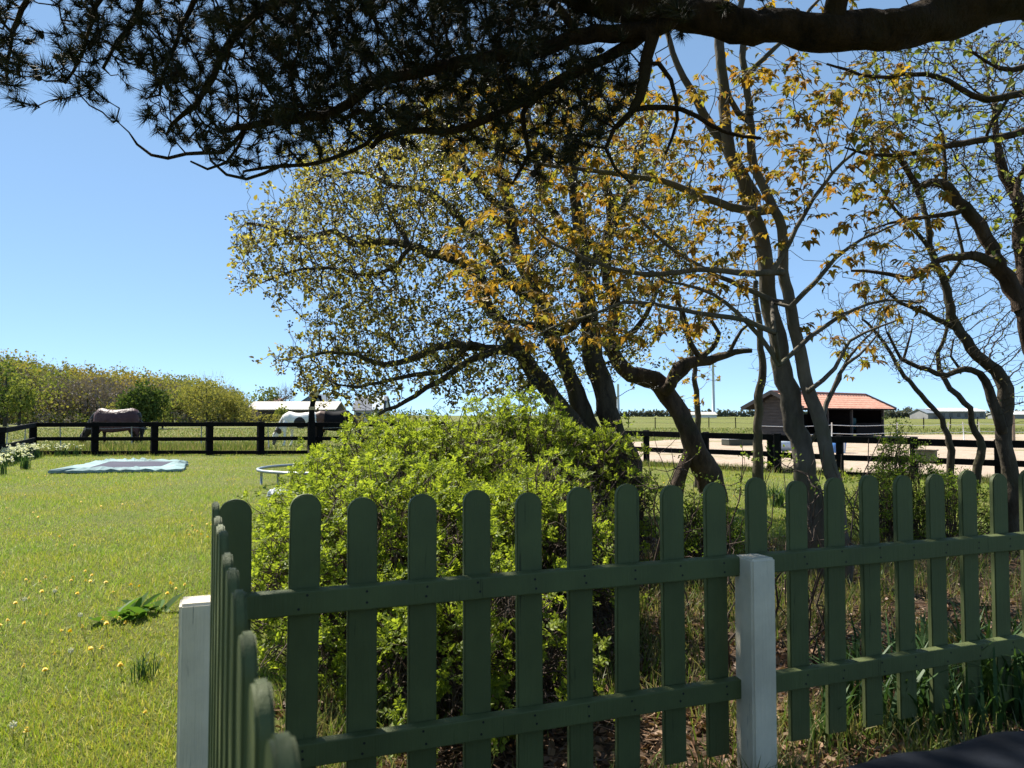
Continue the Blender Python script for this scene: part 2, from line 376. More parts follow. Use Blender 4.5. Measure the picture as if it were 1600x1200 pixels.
# ------------------------------------------------------------------ table with a dark cover, nearest corner of the seat
def table():
    e1 = onground(1345, 1200, .72)[:2]; e2 = onground(1600, 1143, .72)[:2]; d = unit(e2 - e1); n = np.array([d[1], -d[0]])
    c = e1 - d * .18 + n * 0; W, D = 1.5, .85
    root = empty('patio_table', (*(c + d * W / 2 + n * D / 2), 0), 'garden table under a wrinkled dark navy cover, beside the strap leaves', 'table', rz=math.atan2(d[1], d[0]))
    m = MB(); nx, ny = 90, 56; xs = np.linspace(0, W, nx); ys = np.linspace(0, D, ny)
    X, Y = np.meshgrid(xs, ys, indexing='ij')
    Z = .737 + .004 * np.sin(9 * X + 5 * Y) + .003 * np.sin(23 * Y - 11 * X + np.sin(7 * X)) + .003 * np.sin(31 * X + 17 * Y + 2 * np.sin(9 * Y))
    Z -= .012 * np.exp(-np.minimum.reduce([X, W - X, Y, D - Y]) / .008)
    V = np.stack([c[0] + d[0] * X + n[0] * Y, c[1] + d[1] * X + n[1] * Y, Z], -1).reshape(-1, 3)
    i = np.arange(nx - 1)[:, None] * ny + np.arange(ny - 1)[None]
    m.add(V, np.stack([i, i + ny, i + ny + 1, i + 1], -1).reshape(-1, 4))
    per = [k * ny for k in range(nx)] + [(nx - 1) * ny + k for k in range(1, ny)] + [k * ny + ny - 1 for k in range(nx - 2, -1, -1)] + [k for k in range(ny - 2, 0, -1)]
    a = V[per]; ctr = V.mean(0); q = len(per); low = a.copy(); low[:, 2] = .60 + .006 * np.sin(np.arange(q) * .5)
    o2 = unit((a - ctr) * [1, 1, 0]); low += o2 * (.012 + .008 * np.sin(np.arange(q) * .7))[:, None]
    kk = np.arange(q); m.add(np.concatenate([a, low]), np.stack([kk, (kk + 1) % q, (kk + 1) % q + q, kk + q], -1))
    m.build('cover', M['cloth'], root, True)
    for sx in (.08, W - .08):
        for sy in (.08, D - .08):
            l = MB(); p = c + d * sx + n * sy; l.box((p[0], p[1], .34), (.06, .06, .68), math.atan2(d[1], d[0])); bevelled('leg', l, M['wood_post'], root, .004, 1)
table()

# ------------------------------------------------------------------ growing trees
class Tree:
    def __init__(self): self.P = np.zeros((0, 3)); self.par = np.zeros(0, int); self.r = np.zeros(0)
    def limb(self, pts, Y=None, w0=None, w1=None, attach=True, step=.10, wob=.02):
        """pts: (px, py) or (px, py, Y) of the photograph; w0, w1: width in px at the ends -> a chain of nodes at its real distance"""
        Q = np.array([at(p[0], p[1], p[2] if len(p) > 2 else Y) for p in pts]); W = np.linspace(w0, w1, len(pts)) / 2 * Q[:, 1] / 1200
        return self.chain(Q, W, attach, step, wob)
    def chain(self, Q, W, attach=True, step=.10, wob=.02):
        seg = np.r_[0, np.cumsum(np.linalg.norm(np.diff(Q, axis=0), axis=1))]; n = max(3, int(seg[-1] / step))
        s = np.linspace(0, seg[-1], n); T = []
        e = np.concatenate([[2 * Q[0] - Q[1]], Q, [2 * Q[-1] - Q[-2]]])
        for q in s:
            i = min(np.searchsorted(seg, q, 'right') - 1, len(Q) - 2); u = (q - seg[i]) / max(seg[i + 1] - seg[i], 1e-6)
            p0, p1, p2, p3 = e[i], e[i + 1], e[i + 2], e[i + 3]
            T.append(.5 * (2 * p1 + (p2 - p0) * u + (2 * p0 - 5 * p1 + 4 * p2 - p3) * u * u + (3 * p1 - p0 - 3 * p2 + p3) * u ** 3))
        T = np.array(T); nz = rng.normal(size=T.shape); nz = (nz + np.roll(nz, 1, 0) + np.roll(nz, 2, 0)) / 2; nz[0] = 0
        rr = np.interp(s, seg, W); T += nz * wob * np.minimum(1, rr[:, None] / .02 + .3) * .5
        base = len(self.P); par = np.arange(base - 1, base - 1 + n)
        if attach and base:
            d = np.linalg.norm(self.P - T[0], axis=1); j = int(d.argmin()); par[0] = j
        else: par[0] = -1
        self.P = np.concatenate([self.P, T]); self.par = np.concatenate([self.par, par]); self.r = np.concatenate([self.r, rr]); return self
    def grow(self, A, step=.12, kill=.2, maxit=160, jit=.25, trop=0.0, kids=3, clear=.3):
        A = np.asarray(A); tk = self.P[self.r > .075]
        if len(tk): A = A[np.array([np.linalg.norm(tk - q, axis=1).min() > clear for q in A])]
        near = np.zeros(len(A), int); dist = np.full(len(A), 1e9)
        P = list(self.P); par = list(self.par); nk = {}
        for c in range(0, len(self.P), 400):
            D = np.linalg.norm(A[:, None] - self.P[None, c:c + 400], axis=2); j = D.argmin(1); d = D[np.arange(len(A)), j]
            b = d < dist; near[b] = j[b] + c; dist[b] = d[b]
        alive = dist > kill
        for it in range(maxit):
            ids = np.nonzero(alive)[0]
            if len(ids) == 0: break
            PA = np.array(P); idx = near[ids]; dr = unit(A[ids] - PA[idx]); u, inv = np.unique(idx, return_inverse=True)
            S = np.zeros((len(u), 3)); np.add.at(S, inv, dr)
            cnt = np.array([nk.get(q, 0) for q in u]); bad = cnt >= 7
            if bad.any(): alive[ids[bad[inv]]] = False
            pick = np.zeros(len(u), int); pick[inv] = np.arange(len(inv)); pr = rng.permutation(len(inv)); pick[inv[pr]] = pr
            again = cnt >= 1; S[again] = dr[pick[again]] * 4
            S = unit(unit(S) + rng.normal(size=S.shape) * jit + np.array([0, 0, trop])); ok = ~bad
            u, S = u[ok], S[ok]
            if len(u) == 0: continue
            new = PA[u] + S * step; b0 = len(P); P.extend(new); par.extend(u.tolist())
            for q in u: nk[q] = nk.get(q, 0) + 1
            ids = np.nonzero(alive)[0]
            for c in range(0, len(new), 300):
                D = np.linalg.norm(A[ids][:, None] - new[None, c:c + 300], axis=2); j = D.argmin(1); d = D[np.arange(len(ids)), j]
                b = d < dist[ids]; near[ids[b]] = j[b] + b0 + c; dist[ids[b]] = d[b]
            alive &= dist > kill
            if len(P) > 40000: break
        n0 = len(self.P); self.P = np.array(P); self.par = np.array(par); self.r = np.concatenate([self.r, np.zeros(len(P) - n0)]); return self
    def radii(self, tip=.0035, ex=2.3, cap=.8):
        n = len(self.P); acc = np.zeros(n); kids = np.zeros(n, int)
        self.traced = self.r > 0
        order = self.order = np.argsort(self.depths(), kind='stable')
        for i in order[::-1]:
            if kids[i] == 0: acc[i] = tip ** ex
            p = self.par[i]
            if p >= 0: acc[p] += acc[i]; kids[p] += 1
        r = np.where(self.traced, self.r, acc ** (1 / ex))
        for i in order:
            p = self.par[i]
            if p >= 0 and not self.traced[i]: r[i] = min(r[i], cap * r[p] if self.traced[p] else r[p])
        self.R = np.maximum(r, tip); self.kids = kids
        best = np.full(n, -1)
        for i in order:
            p = self.par[i]
            if p >= 0 and (best[p] < 0 or self.R[i] > self.R[best[p]]): best[p] = i
        self.main = np.zeros(n, bool); self.main[best[best >= 0]] = True; return self
    def depths(self):
        n = len(self.P); d = np.full(n, -1)
        for i in range(n):
            st = []; j = i
            while j >= 0 and d[j] < 0: st.append(j); j = self.par[j]
            b = d[j] if j >= 0 else -1
            for q in st[::-1]: b += 1; d[q] = b
        return d
    def wood(self, mb_, thick=.035, mid=.012, sides=(12, 6, 4), rough=.12):
        n = len(self.P); T = np.zeros((n, 3)); hp = self.par >= 0
        T[hp] = unit(self.P[hp] - self.P[self.par[hp]])
        mk = np.nonzero(self.main)[0]; T2 = T.copy(); T2[self.par[mk]] += T[mk]; T = unit(T2)
        z = np.linalg.norm(T, axis=1) < .5; T[z] = (0, 0, 1)
        ref = np.array([.08, .99, .12]); U = np.cross(T, ref); bad = np.linalg.norm(U, axis=1) < .25; U[bad] = np.cross(T[bad], (.1, .1, .98)); U = unit(U); W = np.cross(T, U)
        e = np.nonzero(hp)[0]; par = self.par
        for lo, hi, k in ((thick, 9, sides[0]), (mid, thick, sides[1]), (0, mid, sides[2])):
            s = e[(self.R[e] >= lo) & (self.R[e] < hi)]
            if len(s) == 0: continue
            p = par[s]; a = np.linspace(0, 2 * np.pi, k, endpoint=False); ca, sa = np.cos(a)[None, :, None], np.sin(a)[None, :, None]
            amp = rough if k >= 8 else 0.0
            def ring(i, rad, fr):
                q = 1.0 + amp * (np.sin(a[None] * 2 + i[:, None] * .55) * .5 + np.sin(a[None] * 3 - i[:, None] * .8 + 1) * .5 + np.sin(i * 12.9898)[:, None] * .35)
                return self.P[i][:, None] + (rad[:, None] * q)[:, :, None] * (ca * U[fr][:, None] + sa * W[fr][:, None])
            # end rings belong to a node, start rings to its parent: the same ring where the limb goes on, a smaller one where a branch leaves
            cont = self.main[s] & (self.R[p] < hi)
            r0 = np.where(self.main[s], np.minimum(self.R[p], self.R[s] * 1.6), self.R[s] * 1.25)
            uniq = np.unique(np.concatenate([s, p[cont]])); loc = np.full(n, -1); loc[uniq] = np.arange(len(uniq))
            V = [ring(uniq, self.R[uniq], uniq)]; sb = np.nonzero(~cont)[0]
            if len(sb): V.append(ring(p[sb], r0[sb], s[sb]))
            st = np.where(cont, loc[p], 0); st[sb] = len(uniq) + np.arange(len(sb))
            j = np.arange(k)[None]; jj = (j + 1) % k; A = st[:, None] * k; B = loc[s][:, None] * k
            mb_.add(np.concatenate(V).reshape(-1, 3), np.stack([A + j, A + jj, B + jj, B + j], -1).reshape(-1, 4))
    def dirs(self, i):
        p = self.par[i]; return unit(self.P[i] - self.P[np.maximum(p, 0)])

def in_poly(x, y, poly):
    poly = np.array(poly); c = np.zeros(len(x), bool); j = len(poly) - 1
    for i in range(len(poly)):
        (xi, yi), (xj, yj) = poly[i], poly[j]
        c ^= ((yi > y) != (yj > y)) & (x < (xj - xi) * (y - yi) / (yj - yi + 1e-9) + xi); j = i
    return c
def clump_cloud(poly, nc, per, Y0, Y1, sig, density=None, clip=True):
    c = cloud(poly, nc, Y0, Y1, density); n = rng.integers(max(1, per // 2), per * 3 // 2 + 1, nc); i = np.repeat(np.arange(nc), n)
    P = c[i] + rng.normal(size=(len(i), 3)) * np.array(sig); x, y = project(P); k = in_poly(x, y, np.array(poly)); return P[k if clip else k | ((rng.random(len(k)) < .16) & (x > 352))]
def cloud(poly, n, Y0, Y1, density=None):
    """points spread through the volume a crown fills: its outline in the photograph, between two distances"""
    poly = np.array(poly); lo, hi = poly.min(0), poly.max(0); out = []
    while sum(map(len, out)) < n:
        x = rng.uniform(lo[0], hi[0], n * 3); y = rng.uniform(lo[1], hi[1], n * 3); k = in_poly(x, y, poly)
        if density is not None: k &= rng.random(len(x)) < density(x, y)
        x, y = x[k], y[k]; Y = Y0 + (Y1 - Y0) * rng.beta(1.6, 1.6, len(x))
        out.append(np.array([at(a, b, c) for a, b, c in zip(x, y, Y)]).reshape(-1, 3))
    return np.concatenate(out)[:n]

# leaf shapes: base at the origin, axis +Y, upper side +Z
def leaf_oval(w=.5, fold=.12, droop=.1):
    v = np.array([(0, 0, 0), (-w * .45, .3, fold), (-w * .42, .68, fold * .8 - droop * .4), (0, 1, -droop), (w * .42, .68, fold * .8 - droop * .4), (w * .45, .3, fold)], float)
    return v, [np.array([[0, 3, 2, 1], [0, 5, 4, 3]])]
def leaf_maple():
    ang = [-150, -112, -88, -62, -45, -22, 0, 22, 45, 62, 88, 112, 150]; rad = [.30, .55, .38, .80, .42, .62, 1.0, .62, .42, .80, .38, .55, .30]
    v = [(0, .12, 0)] + [(r * math.sin(R(a)), .12 + r * math.cos(R(a)) * .9, -.46 * r * r + .10 * abs(math.sin(R(a))) + .05 * (i % 2)) for i, (a, r) in enumerate(zip(ang, rad))]
    return np.array(v), [np.array([[0, i + 1, i] for i in range(1, 13)])]
def rosette(nl=5, seed=0, leaflets=7):
    """compound leaves standing out from a shoot tip; shoot axis +Y"""
    rg = np.random.default_rng(seed); V = []; F = []; lv, lf = leaf_oval(.62, .10, .08)
    for k in range(nl):
        az = 2 * math.pi * k / nl + rg.normal(0, .3); el = R(rg.uniform(15, 75)); ax = np.array([math.cos(az) * math.cos(el), math.sin(el), math.sin(az) * math.cos(el)])
        n0 = unit(np.array([-math.cos(az) * math.sin(el), math.cos(el), -math.sin(az) * math.sin(el)])); sd_ = np.cross(ax, n0); L = rg.uniform(.7, 1.1)
        for q in range(leaflets):
            if q == leaflets - 1: b = ax * L * .75; d = ax
            else:
                lr = -1 if q % 2 else 1; b = ax * L * (.28 + .2 * (q // 2)); d = unit(sd_ * lr + ax * .55 - n0 * .05)
            Mx = frames(d[None], (n0 + rg.normal(0, .25, 3))[None])[0]; v = lv @ Mx.T * (.30 * L) + b - n0 * .10 * (np.linalg.norm(b) ** 2)
            F.append(lf[0] + len(V) * 6); V.append(v)
    return np.concatenate(V), [np.concatenate(F)]
def needle_tuft(n=46, seed=0, length=1.0, width=.022, spread=75):
    rg = np.random.default_rng(seed); V = []; F = []
    for k in range(n):
        az = rg.uniform(0, 2 * math.pi); el = R(90 - spread * rg.random() ** .6); b = np.array([0, rg.uniform(-.55, .05), 0]); L = length * rg.uniform(.75, 1.1)
        d = np.array([math.cos(az) * math.cos(el), math.sin(el), math.sin(az) * math.cos(el)]); s = unit(np.cross(d, rg.normal(size=3))) * width
        V += [b - s, b + s, b + d * L + np.array([0, 0, 0])]; F.append((3 * k, 3 * k + 1, 3 * k + 2))
    return np.array(V), [np.array(F)]

def leaves_on(tree, mb_, tmpl, rmax, per, size, up=.6, along=.5, mi=0, sel=None, droop=0.0, gap=.05):
    """leaves round the twigs thinner than rmax"""
    i = np.nonzero((tree.R <= rmax) & (tree.par >= 0) & ~tree.traced)[0]
    if sel is not None: i = i[sel(tree.P[i])]
    if per < 1: i = i[rng.random(len(i)) < per]; per = 1
    i = np.repeat(i, int(per)); n = len(i); d = tree.dirs(i)
    P = tree.P[i] - d * rng.random((n, 1)) * .1 + rng.normal(size=(n, 3)) * gap * .3
    ax = unit(d * along + rdir(n) * .9 + np.array([0, 0, -droop])); nr = unit(rdir(n) * .75 + np.array([0, 0, up]))
    scatter(mb_, *tmpl, P, frames(ax, nr), rng.uniform(size[0], size[1], n), mi)

def shoot_leaves(t, m, tmpl, pe, ne, pi, ni, size, spread=.03, rmax=.0085):
    """leaves in small bunches at the shoot tips, a few along the twigs"""
    ok = (t.par >= 0) & ~t.traced; tip = np.nonzero(ok & (t.kids == 0) & (rng.random(len(t.R)) < pe))[0]; mid = np.nonzero(ok & (t.kids > 0) & (t.R < rmax) & (rng.random(len(t.R)) < pi))[0]
    i = np.concatenate([np.repeat(tip, ne), np.repeat(mid, ni)]); n = len(i); d = t.dirs(i)
    ax = unit(d * .7 + rdir(n) * .9); nr = unit(rdir(n) * .7 + np.array([0, 0, .6])); sh = np.repeat(rng.uniform(.75, 1.2, len(t.R))[None], 1, 0)[0][i]
    scatter(m, *tmpl, t.P[i] + rng.normal(size=(n, 3)) * spread, frames(ax, nr), rng.uniform(size[0], size[1], n) * sh)
def make_tree(name, tree, bark, label, cat='tree', group=None, root=None, **wood):
    b = tree.P[0] if root is None else root
    o = empty(name, (b[0], b[1], 0), label, cat, group)
    m = MB(); tree.wood(m, **wood); m.build('trunk', bark, o, True); return o

# --- the pine whose limb hangs over the fence and the seat
PINE_VIS = [(-60, -20), (-60, 150), (20, 165), (60, 120), (60, 60), (95, 50), (70, 100), (75, 160), (125, 175), (160, 130), (215, 85), (235, 110), (220, 180), (260, 225), (330, 245), (420, 262), (520, 250), (600, 210),
            (690, 250), (760, 235), (800, 290), (870, 270), (1000, 190), (1020, 130), (1010, 60), (1120, 60), (1160, 40), (1000, -20)]
def pine():
    t = Tree()
    base = np.array([4.3, 3.9, 0]); t.chain(np.array([base, base + (-.05, .05, 1.2), base + (-.25, -.0, 2.3), (3.75, 3.75, 3.05)]), np.array([.26, .22, .2, .19]), step=.12)
    t.limb([(2030, -150, 3.75), (1840, -70, 3.7), (1700, -20, 3.6), (1600, -8, 3.5), (1500, 22, 3.5), (1400, 47, 3.5), (1300, 50, 3.5), (1200, 42, 3.55), (1100, 30, 3.6), (1000, 14, 3.7), (900, -10, 3.8), (780, -40, 3.9), (640, -90, 4.0)], None, 86, 30, step=.045, wob=.022)
    a = lambda pts, Y, w0, w1, **k: t.limb(pts, Y, w0, w1, step=.07, wob=.02, **k)
    a([(1120, 38), (1080, 25), (1020, 40), (960, 55), (900, 62), (820, 82), (740, 98), (680, 110), (600, 125), (560, 150), (520, 172), (470, 182), (410, 192), (385, 200), (340, 204)], 3.65, 30, 9)
    a([(1010, 30), (1000, 58), (980, 70), (930, 95), (870, 128), (830, 152), (790, 170), (740, 190), (690, 200), (640, 205), (600, 215), (575, 235)], 3.7, 22, 8)
    a([(1020, 60), (1012, 110), (1000, 150), (985, 172), (960, 200)], 3.6, 24, 9)
    a([(1000, 100), (1030, 105), (1045, 130), (1055, 175), (1050, 205), (1040, 240)], 3.6, 9, 4)
    a([(985, 172), (1030, 170), (1075, 175), (1110, 195), (1140, 208), (1190, 215)], 3.6, 10, 5)
    a([(520, 172), (540, 190), (570, 175), (590, 205), (560, 232), (520, 252), (490, 258), (440, 258), (415, 262), (380, 268)], 3.7, 9, 5)
    a([(440, 258), (400, 275), (375, 279), (345, 268), (330, 250)], 3.7, 6, 4)
    a([(385, 200), (370, 225), (350, 238), (300, 236), (262, 245), (230, 240), (213, 226)], 3.7, 8, 4)
    a([(385, 200), (360, 245), (330, 262), (310, 262), (297, 252)], 3.72, 6, 3)
    a([(640, -90), (560, -60), (500, -20), (450, 0), (400, 25), (370, 50), (350, 80), (330, 115), (300, 165), (275, 190), (262, 215)], 3.9, 22, 6)
    a([(480, -10), (380, -30), (320, -20), (290, 20), (275, 60), (258, 110), (250, 145)], 3.9, 12, 5)
    a([(560, -60), (420, -110), (300, -90), (230, -40), (215, 10), (200, 45), (175, 65), (160, 105)], 4.0, 16, 6)
    a([(300, -90), (160, -90), (80, -60), (40, 0), (20, 60), (8, 120)], 3.9, 14, 6)
    a([(230, -40), (160, -10), (140, 40), (120, 90), (100, 130)], 3.9, 11, 5)
    a([(300, 165), (320, 180), (310, 210), (290, 225)], 3.9, 5, 3)
    a([(800, 290), (815, 262), (830, 235), (820, 190), (830, 152)][::-1], 3.75, 10, 5)
    a([(960, 200), (950, 230), (960, 262), (990, 290)], 3.6, 8, 4)
    a([(900, 62), (880, 20), (840, -10), (760, -60)], 3.65, 16, 10)
    # unseen limbs above, carried on behind the camera to shade fence and table
    for tgt, w in (((-1.6, 3.3, 4.5), .05), ((-.6, 2.6, 4.6), .05), ((.4, 2.5, 4.6), .05), ((1.4, 2.6, 4.6), .05), ((-2.3, 4.4, 4.8), .05), ((.6, 5.2, 5.0), .05), ((1.8, 5.0, 4.9), .05), ((-1.2, 1.2, 4.6), .05), ((.6, .4, 4.6), .06), ((2.2, .6, 4.7), .05), ((.2, -1.6, 4.6), .04), ((2.4, -1.4, 4.6), .04), ((-2.2, -.4, 4.4), .04)):
        tgt = np.array(tgt); s = t.P[np.argmin(np.linalg.norm(t.P - (tgt * .4 + np.array([1.6, 3.6, 3.3]) * .6), axis=1))]
        t.chain(np.array([s, s * .6 + tgt * .4 + (0, 0, .35), tgt]), np.array([w, w * .7, .015]), step=.09)
    dens = lambda x, y: np.where((x > 400) & (x < 860) & (y < 190), 1.0, np.where(x < 400, .5, .42))
    A = [cloud(PINE_VIS, 620, 3.3, 4.3, dens), clump_cloud(PINE_VIS, 250, 17, 3.3, 4.4, (.09, .10, .07), dens), clump_cloud([(390, -20), (930, -20), (860, 120), (760, 205), (560, 215), (400, 200)], 190, 17, 3.3, 4.5, (.10, .12, .07))]
    n = 5200; Bx = np.stack([rng.uniform(-3.0, 2.9, n), rng.uniform(2.1, 5.6, n), rng.uniform(3.3, 5.0, n)], 1)
    px, py = project(Bx); Bx = Bx[(py < -25)]; A.append(Bx)
    n = 2600; A.append(np.stack([rng.uniform(-3.2, 3.6, n), rng.uniform(-3.0, 2.3, n), rng.uniform(3.6, 5.0, n)], 1))  # unseen canopy over and behind the camera, added to block skylight
    t.grow(np.concatenate(A), step=.07, kill=.085, jit=.35, trop=.05, maxit=160); t.radii(.0028, 2.6, .6); print('pine nodes', len(t.P))
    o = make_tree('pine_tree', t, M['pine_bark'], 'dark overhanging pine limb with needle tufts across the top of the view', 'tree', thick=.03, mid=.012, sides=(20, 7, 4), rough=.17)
    m = MB(); tips = np.nonzero((t.R < .008) & (t.par >= 0) & ~t.traced)[0]
    endn = t.kids[tips] == 0; px, py = project(t.P[tips]); out = py < -25
    keep = endn | (rng.random(len(tips)) < np.where(out, .6, .36)); tips = tips[keep]; endk = endn[keep]
    for v in range(4):
        s = tips[v::4]; e = endk[v::4]; d = unit(t.dirs(s) + np.array([0, 0, .35]) + rng.normal(size=(len(s), 3)) * .3)
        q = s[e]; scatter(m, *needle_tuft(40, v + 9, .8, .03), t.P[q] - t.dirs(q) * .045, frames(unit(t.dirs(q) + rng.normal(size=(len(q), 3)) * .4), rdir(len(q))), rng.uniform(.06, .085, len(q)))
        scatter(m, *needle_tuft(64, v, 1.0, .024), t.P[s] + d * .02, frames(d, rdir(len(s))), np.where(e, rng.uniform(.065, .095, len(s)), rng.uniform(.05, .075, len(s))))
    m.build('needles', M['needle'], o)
    c = MB(); a = np.linspace(0, 1, 6); c.tube(np.array([0, 0, 1.]) * a[:, None], np.array([.25, .8, 1, .85, .55, .1]) * .42, 7); cm = c.build('cone', M['cone'], None, True); me = cm.data; bpy.data.objects.remove(cm)
    px, py = project(t.P[tips]); vis = np.nonzero((py > 0) & (py < 320) & (px > 0) & (px < 1500))[0]; vis = rng.permutation(vis)[:95]
    for i in tips[vis]:
        k = bpy.data.objects.new('cone', me); COL.objects.link(k); k.parent = o; k.matrix_parent_inverse = Matrix.Translation(o.location).inverted()
        k.location = t.P[i]; k.scale = (rng.uniform(.03, .046),) * 3; k.rotation_euler = (rng.uniform(1.2, 3.1), 0, rng.uniform(0, 6.3))
pine()

# --- the sycamore: two pale stems, bronze young leaves
def maple():
    t = Tree(); Y = 5.9
    t.limb([(1282, 915, Y), (1275, 850), (1267, 785), (1259, 730), (1250, 698), (1234, 640), (1222, 590), (1213, 540), (1206, 480), (1200, 440), (1187, 355), (1165, 295), (1148, 250), (1136, 190), (1128, 110), (1116, 20), (1100, -110)], Y, 40, 13, step=.09, wob=.03)
    b = t.limb
    b([(1322, 930, 5.7), (1309, 820, 5.7), (1296, 735, 5.7), (1283, 670), (1265, 620), (1250, 560), (1239, 515), (1230, 450), (1222, 400), (1213, 350), (1196, 290), (1183, 250), (1172, 190), (1166, 120), (1161, 50), (1160, -60)], 5.75, 25, 9, attach=False, step=.09, wob=.03)
    b([(1180, 308), (1150, 258), (1112, 200), (1090, 160), (1060, 110), (1040, 40)], 6.0, 20, 8)
    b([(1172, 190), (1150, 175), (1130, 130), (1118, 80)], 5.9, 12, 6)
    b([(1183, 330), (1150, 325), (1100, 308), (1050, 285), (990, 276), (915, 264), (850, 258), (790, 230)], 5.6, 15, 4)
    b([(1206, 425), (1150, 426), (1100, 423), (1040, 424), (975, 424), (930, 412), (890, 395), (850, 372), (833, 352)], 5.4, 11, 3)
    b([(1205, 470), (1150, 440), (1100, 418), (1040, 380), (1000, 345), (960, 320)], 5.6, 9, 3)
    b([(1210, 520), (1160, 498), (1100, 490), (1040, 478), (980, 470), (930, 490), (880, 505), (835, 528)], 5.3, 9, 3)
    b([(1218, 570), (1180, 520), (1130, 470), (1090, 450), (1040, 440), (1000, 410)], 5.4, 8, 3)
    b([(1222, 400), (1260, 330), (1300, 270), (1345, 230), (1400, 190)], 5.4, 8, 3)
    b([(1235, 480), (1275, 440), (1310, 400), (1350, 370), (1400, 350)], 5.4, 9, 3)
    b([(1246, 545), (1290, 510), (1330, 485), (1380, 470), (1440, 475)], 5.5, 8, 3)
    b([(1262, 612), (1300, 575), (1320, 540), (1350, 520), (1400, 500)], 5.6, 8, 3)
    b([(1285, 655), (1303, 610), (1318, 575), (1345, 555), (1375, 520)], 5.8, 9, 3)
    b([(1166, 120), (1200, 80), (1250, 30), (1300, -20)], 5.6, 9, 4)
    dense = [(640, 120), (760, 110), (900, 120), (1040, 130), (1150, 90), (1290, 90), (1370, 140), (1400, 260), (1330, 300), (1270, 290), (1220, 340), (1130, 520), (1000, 540), (840, 540), (770, 520), (700, 440), (690, 360), (760, 310), (700, 250)]
    A = [cloud(dense, 2700, 4.7, 6.6), cloud([(1230, 100), (1420, 80), (1480, 200), (1470, 470), (1400, 500), (1300, 450), (1240, 330)], 380, 4.6, 6.2), cloud([(1000, -160), (1350, -160), (1350, 60), (1000, 60)], 110, 5, 7),
         cloud([(1260, 480), (1420, 480), (1390, 580), (1290, 600)], 60, 5.4, 6.2)]
    spots = [(840, 350), (718, 366), (812, 398), (792, 430), (828, 452), (735, 425), (712, 420), (828, 532), (790, 500), (785, 432), (846, 300), (1165, 345), (1215, 385), (1200, 335), (1410, 380), (1440, 400), (1415, 470), (1440, 480), (1330, 320), (1350, 300), (1120, 400), (1100, 440), (960, 410), (1020, 390), (900, 470), (940, 480), (1140, 430), (690, 270), (740, 255), (780, 262), (1310, 150), (1340, 240)]
    sp = np.array([at(x + rng.normal(0, 5), y + rng.normal(0, 5), rng.uniform(4.7, 5.4)) for x, y in spots for _ in range(2)])
    t.grow(np.concatenate(A + [sp]), step=.085, kill=.12, jit=.22, trop=.06); t.radii(.0022, 2.6, .45); print('sycamore nodes', len(t.P))
    o = make_tree('sycamore_tree', t, M['maple_bark'], 'pale two-stemmed tree with bronze young leaves, standing just behind the picket fence', 'tree', thick=.03, mid=.010, sides=(14, 6, 4), rough=.05)
    m = MB(); tips = np.nonzero((t.kids == 0) & ~t.traced)[0]
    i = np.repeat(tips, 5); n = len(i)
    d = unit(t.dirs(i) * .5 + rdir(n) * np.array([1, 1, .35]) + np.array([0, 0, -.35])); nr = unit(rdir(n) * .45 + np.array([0, 0, .9]))
    keep = rng.random(n) < .85
    scatter(m, *leaf_maple(), (t.P[i] + d * rng.uniform(.01, .05, (n, 1)))[keep], frames(d, nr)[keep], rng.uniform(.032, .072, n)[keep])
    j = np.nonzero((t.R < .006) & ~t.traced & (t.kids > 0) & (rng.random(len(t.R)) < .25))[0]; j = np.repeat(j, 2); n = len(j)
    d = unit(rdir(n) + np.array([0, 0, -.4])); scatter(m, *leaf_maple(), t.P[j] + d * .03, frames(d, unit(rdir(n) * .5 + np.array([0, 0, .9]))), rng.uniform(.03, .065, n))
    m.build('crown', M['maple_leaf'], o)
maple()

